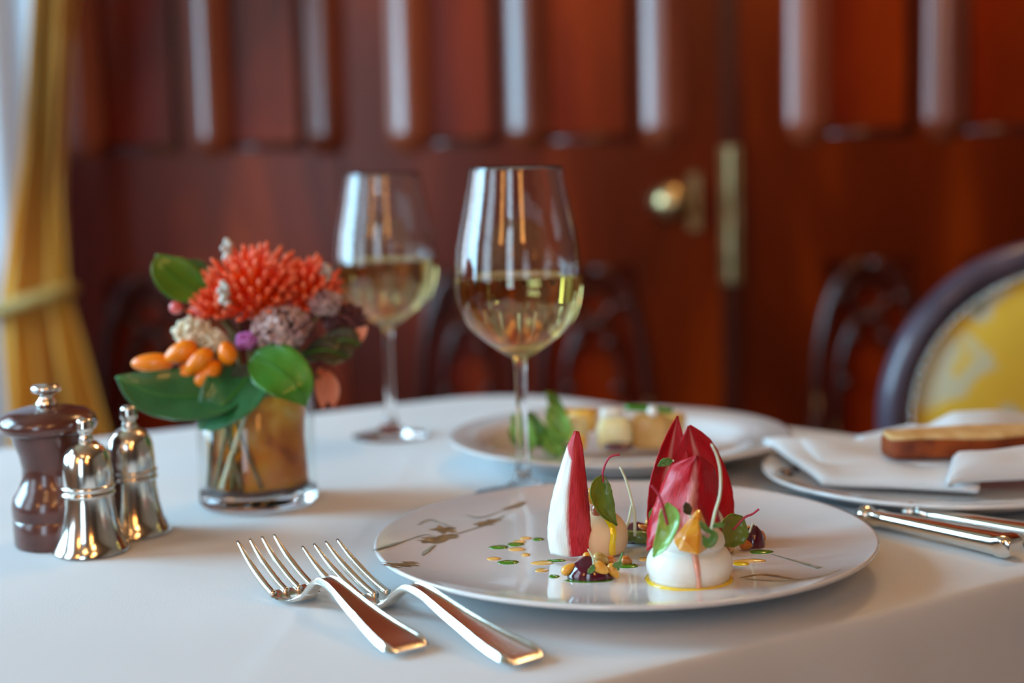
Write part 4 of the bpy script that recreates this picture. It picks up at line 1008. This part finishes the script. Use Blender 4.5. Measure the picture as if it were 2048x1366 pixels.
# ------------------------------------------------------------ far plate with salad
fp = Vector((.075, 1.006, .7505)); FR = .1215
fpl = thing('rimmed_plate', 'wide rimmed white plate of salad at the far side of the table', 'plate', fp)
M().lathe([(0,.006),(.076,.006),(.084,.0085),(.091,.0150),(.095,.0175),(.108,.0192),(FR-.002,.0208),(FR,.0206),(FR+.0006,.0196),(FR-.001,.0182),(.108,.0165),(.096,.0145),(.089,.0110),(.084,.0050),(.070,.0030),(.068,.0),(.064,.0),(.062,.0025),(0,.0025)], 128).build('plate_body', ceramic, fpl)
def dz(px, py, Y): return D(px, py, Y)
yellow_m = petal_mat('yellow_cube', (.80,.66,.30), (.88,.80,.50), .35, .3, 60, coat=.2)
orange_m = petal_mat('roast_orange', (.80,.38,.04), (.88,.52,.10), .35, .3, 60, coat=.3)
fb_z = fp.z+.0065
def cube(px, py, Y, s, mt, name, lb, grp, cat='vegetable'):
    c = D(px, py, Y); sx, sy, sz = s
    q = M(); q.ball((0,0,0), (sx, sy, sz), 20, 14, fn=lambda v: Vector([math.copysign(abs(t)**.45, t) for t in v])*.9)
    rot = Matrix.Rotation(R.uniform(-.5,.5), 3, 'Z'); q.v = [rot@p+Vector((c.x, c.y, max(c.z, fb_z+sz*.9))) for p in q.v]
    return tag(q.build(name, mt), lb, cat, grp)
GC = 'salad pieces on the far plate'
cube(1230,868,.985,(.0135,.012,.013), yellow_m, 'yellow_cube', 'large pale yellow block in the middle of the far salad, over a dark spot', GC)
cube(1150,862,.995,(.0100,.010,.012), yellow_m, 'yellow_cube', 'pale yellow block left of the large one, beside the greens', GC)
cube(1158,885,.975,(.0055,.006,.006), orange_m, 'orange_cube', 'small deep orange piece at the foot of the far salad', GC)
cube(1168,840,1.005,(.0105,.010,.009), orange_m, 'orange_cube', 'orange piece on top of the far salad left of the white piece', GC)
cube(1130,832,1.015,(.0085,.008,.006), orange_m, 'orange_cube', 'orange strip at the top left of the far salad', GC)
cube(1300,862,.995,(.0150,.011,.014), petal_mat('golden_brown_block',(.62,.36,.10),(.75,.50,.20),.4,.2,60,coat=.2), 'golden_block', 'golden brown block at the right of the far salad', GC)
cube(1345,850,1.01,(.0100,.009,.010), petal_mat('amber_block',(.70,.42,.10),(.82,.56,.22),.4,.2,60,coat=.2), 'golden_block', 'amber coloured block at the far right end of the far salad', GC)
cube(1222,835,.99,(.0085,.008,.008), mousse_m, 'white_cheese', 'white cheese piece on top of the far salad', GC, 'cheese')
q = M(); q.ball(D(1236,893,.972), (.0115,.008,.0035)); tag(q.build('dark_beetroot_dab', beet_gel), 'dark beetroot dab under the large yellow block of the far salad', 'beetroot')
q = M(); q.ball(D(1305,822,.985), .0042); tag(q.build('highlight_ball', mat('highlight_white', (.9,.9,.85), .05, coat=1)), 'tiny shiny white ball standing in for a bright highlight on the far salad', 'garnish')  # white ball added in place of a blurred bright highlight
q = M(); q.tube(spline([D(1250,815,.99), D(1300,818,.985), D(1345,822,.985)], 10), .0022, 10); tag(q.build('green_stalk', leaf_bright), 'thin green stalk laid along the top of the far salad', 'garnish')
for i, (px, py, w, lb) in enumerate(((1040,850,.012,'green salad leaf farthest left in the far plate'), (1062,845,.010,'green salad leaf second from left in the far plate'), (1085,870,.011,'pale green leaf low on the left of the far salad'), (1110,835,.012,'bright green leaf standing on the far salad'), (1108,805,.007,'small green sprig tip rising highest from the far salad'), (1120,868,.010,'pale green leaf just left of the yellow blocks'), (1100,890,.008,'lowest green leaf at the foot of the far salad'), (1035,880,.008,'pale leaf at the lower left of the far salad'))):
    c = D(px, py, .985+.006*(i % 3)); b = Vector((c.x+.004, c.y, max(fb_z+.001, c.z-.018)))
    tag(leaf('salad_leaf', [b, b.lerp(c, .5)+Vector((.003,-.003,0)), c+Vector((-.002,0,.004)), c+Vector((-.006,-.004,.008))], w*.6, (chard_lt, leaf_bright, chard_lt)[i % 3], n=16, k=11, cup=.5, wave=.12, seed=i), lb, 'leaf', 'salad leaves on the far plate')
# ------------------------------------------------------------ side plate, napkin, bread
sp = Vector((.266, .882, .7505))
spl = thing('side_plate', 'white side plate at the right carrying a folded napkin and bread', 'plate', sp)
M().lathe(coupe(.107, .0100, .0150, .068), 96).build('plate_body', ceramic, spl)
def sh_(x, y):
    r = math.hypot(x-sp.x, y-sp.y); return .010+(.005*((r-.068)/.042)**2 if r > .068 else 0)
def onside(px, py):
    h = .012
    for _ in range(8):
        w = P(px, py, h); h = sh_(w.x, w.y)+.0005
    return Vector((w.x, w.y, sp.z+h+.0002))
q = Loc(spl)
for px, py, a, b in ((1572,950,.0055,.006),(1586,942,.004,.005)): q.ball(onside(px, py), (a, b, .0035), 20, 12)
q.build('dark_painted_spot', mat('dark_brown_paint', (.05,.03,.02), .15, coat=1))
# napkin: folded layers with a rolled edge
npk = thing('linen_napkin', 'folded white linen napkin lying on the side plate under the bread', 'napkin', (sp.x+.01, sp.y, sp.z+.0105))
def cloth_layer(name, c, hx, hy, ang, z0, amp, seed, curl=0, thick=.0018):
    rows = []; rt = Matrix.Rotation(ang, 3, 'Z')
    for i in range(40):
        u = i/39*2-1; r = []
        for j in range(30):
            v = j/29*2-1
            z = z0+amp*noise.noise(Vector((u*1.6+seed, v*1.6, seed)))+curl*max(0, abs(v)-.6)**1.5
            r.append(Vector((c[0], c[1], 0))+rt@Vector((u*hx, v*hy, 0))+Vector((0,0,z)))
        rows.append(r)
    Loc(npk).grid(rows[::-1], thick=thick).build(name, linen)
def quad_cloth(name, c4, thick, amp, seed, n=34, k=16, rnd=.25):
    """soft rectangular fold with rounded edges between four corner points"""
    a, b, c, d = c4; top = []
    for i in range(n):
        u = i/(n-1); r = []
        for j in range(k):
            v = j/(k-1); p = a.lerp(b, u).lerp(d.lerp(c, u), v)
            e = min(1, min(u*n/5, (1-u)*n/5, v*k/4, (1-v)*k/4)); e = math.sqrt(max(0, 1-(1-e)**2))
            r.append(p+Vector((0,0, thick*(.35+.65*e)+amp*e*noise.noise(Vector((u*3+seed, v*1.5, seed))))))
        top.append(r)
    Loc(npk).grid(top, thick=thick*.55).build(name, linen)
quad_cloth('flat_fold', (P(1525,884,.020), P(1960,905,.020), P(1960,985,.015), P(1640,968,.015)), .0065, .004, 3)
quad_cloth('upper_fold', (P(1590,882,.024), P(2080,900,.024), P(2080,955,.021), P(1640,930,.020)), .0045, .003, 8)
quad_cloth('thick_fold', (P(1905,925,.027), P(2300,900,.030), P(2300,955,.022), P(1890,978,.018)), .0100, .003, 5)
q = Loc(npk); rows = []
for i in range(30):   # peak standing behind the bread
    u = i/29; r = []
    for j in range(14):
        v = j/13; px = 1735+u*480; py = 892-(1-v)*interp(u, [0,.12,.24,.30,.42,.6,1], [1,14,26,22,52,56,30])
        p = D(px, py, .955+.006*math.sin(u*9)); r.append(p+Vector((0, .035*(1-v), .0)))
    rows.append(r)
q.grid(rows, thick=.002); q.build('standing_fold', linen)
crust = noisy(mat('brown_crust', (.30,.10,.03), .6), [(.3,(.10,.010,.001)), (.7,(.36,.07,.004))], scale=60, bump=.5, bscale=200)
crumb = noisy(mat('toasted_crumb', (.75,.50,.24), .8), [(.3,(.60,.33,.10)), (.7,(.84,.62,.30))], scale=80, bump=.6, bscale=250)
b0 = P(1790,922,.027); 
br = thing('bread_slice', 'thick slice of brown crusted bread on the napkin at the right edge', 'bread', (b0.x, b0.y, .75+.0275))
q = Loc(br); rows = []
L_ = .115; dirb = Vector((.97,.10,0)).normalized(); nb = Vector((-dirb.y, dirb.x, 0))
def bslab(z0, z1, name, mt, ins=0):
    v = []; f = []; n_ = 40
    for zz in (z0, z1):
        for k in range(n_):
            w = 2*math.pi*k/n_; c_, s_ = math.cos(w), math.sin(w); e = (abs(c_)**4+abs(s_)**4)**(-.25)
            p = Vector((b0.x, b0.y, 0))+dirb*(L_/2+c_*e*(L_/2-ins))+nb*(.017+s_*e*(.017-ins)*(1+.06*math.sin(3*w)))
            v.append(Vector((p.x, p.y, .75+zz+.0008*math.sin(5*w))))
    f = [tuple(range(n_))[::-1], tuple(range(n_, 2*n_))]+[(k,(k+1) % n_,(k+1) % n_+n_,k+n_) for k in range(n_)]
    o = Loc(br).add(v, f).build(name, mt, sharp=40); md = o.modifiers.new('bevel', 'BEVEL'); md.width = .002; md.segments = 3; md.limit_method = 'ANGLE'; return o
bslab(.0265, .0385, 'crust', crust); bslab(.0375, .0410, 'crumb_top', crumb, .0008)
# ------------------------------------------------------------ chair
CY = 1.42; sc_ = F/CY
cx, cz = (2128-1024)/sc_+.006, CZ-(838-345)/sc_-.0
chair = thing('dining_chair', 'oval-backed dining chair in yellow floral fabric with nail studs, at the right edge', 'chair', (cx, CY, 0))
RX, RZ = .188, .178
frame_m = noisy(mat('dark_plum_frame', (.07,.05,.08), .38, coat=.4), [(.3,(.045,.035,.055)), (.7,(.10,.075,.11))], scale=20)
ring = Loc(chair); pts = []
n_ = 96; v = []; f = []; k = 14
for i in range(n_):
    a = 2*math.pi*i/n_; c_ = Vector((math.cos(a)*RX, 0, math.sin(a)*RZ)); nr = Vector((math.cos(a)/RX, 0, math.sin(a)/RZ)).normalized()
    for j in range(k):
        w = 2*math.pi*j/k; cw, sw = math.cos(w), math.sin(w); e = (abs(cw)**3+abs(sw)**3)**(-1/3)
        v.append(Vector((cx, CY, cz))+c_-nr*.014+nr*cw*e*.015+Vector((0,1,0))*sw*e*.020)
for i in range(n_):
    for j in range(k): f.append((i*k+j, i*k+(j+1) % k, ((i+1) % n_)*k+(j+1) % k, ((i+1) % n_)*k+j))
ring.add(v, f); ring.build('back_frame', frame_m)
floral = mat('yellow_floral_fabric', (.75,.48,.05), .75, sheen=.2)
b_ = floral.node_tree.nodes['Principled BSDF']; tc = N(floral, 'ShaderNodeTexCoord')
n1_ = N(floral, 'ShaderNodeTexNoise'); n1_.inputs['Scale'].default_value = 14; n1_.inputs['Detail'].default_value = 2.5; n1_.inputs['Distortion'].default_value = .8
LK(floral, tc.outputs['Object'], n1_.inputs['Vector'])
r1 = ramp(floral, [(.0,(.80,.50,.03)), (.49,(.84,.52,.04)), (.54,(.66,.60,.36)), (.62,(.60,.60,.48)), (.66,(.32,.34,.24)), (1,(.25,.27,.2))]); LK(floral, n1_.outputs['Fac'], r1.inputs[0]); LK(floral, r1.outputs[0], b_.inputs['Base Color'])
cu = Loc(chair); prof_n = 14; rows = []
v = []; f = []; n_ = 80
for s_ in (-1, 1):
    st = len(v); v.append(Vector((cx, CY+s_*.030, cz)))
    for i in range(1, prof_n+1):
        t = i/prof_n
        for j in range(n_):
            a = 2*math.pi*j/n_
            v.append(Vector((cx+math.cos(a)*(RX-.028)*t, CY+s_*(.030*math.sqrt(max(0, 1-t**3))+.001), cz+math.sin(a)*(RZ-.028)*t)))
    for j in range(n_):
        q_ = (st, st+1+j, st+1+(j+1) % n_); f.append(q_ if s_ < 0 else q_[::-1])
    for i in range(prof_n-1):
        for j in range(n_):
            q_ = (st+1+i*n_+j, st+1+(i+1)*n_+j, st+1+(i+1)*n_+(j+1) % n_, st+1+i*n_+(j+1) % n_); f.append(q_ if s_ < 0 else q_[::-1])
cu.add(v, f); cu.build('back_cushion', floral)
for i in range(88):
    a = 2*math.pi*i/88; p = Vector((cx+math.cos(a)*(RX-.029), CY-.019, cz+math.sin(a)*(RZ-.029)))
    Loc(chair).ball(p, (.0036,.0030,.0036), 12, 8).build('nail_stud', silver2)
q = Loc(chair); q.ball((cx+.03, CY-.17, .44), (.20,.19,.05), 40, 20, fn=lambda v: Vector([math.copysign(abs(t)**.6, t) for t in v])*.95); q.build('seat', floral)
q = Loc(chair)
for s_ in (-1, 1): q.tube(spline([(cx+s_*.16, CY-.02, .44), (cx+s_*.15, CY+.0, .50), (cx+s_*.12, CY, cz-RZ*.72)], 10), .014, 12)
q.build('back_support', frame_m)
for sx in (-1, 1):
    for yy in (-.30, -.04):
        q = Loc(chair); q.tube([(cx+.02+sx*.17, CY+yy, 0), (cx+.02+sx*.165, CY+yy, .2), (cx+.02+sx*.16, CY+yy, .41)], [.012,.017,.022], 14); q.build('leg', frame_m)
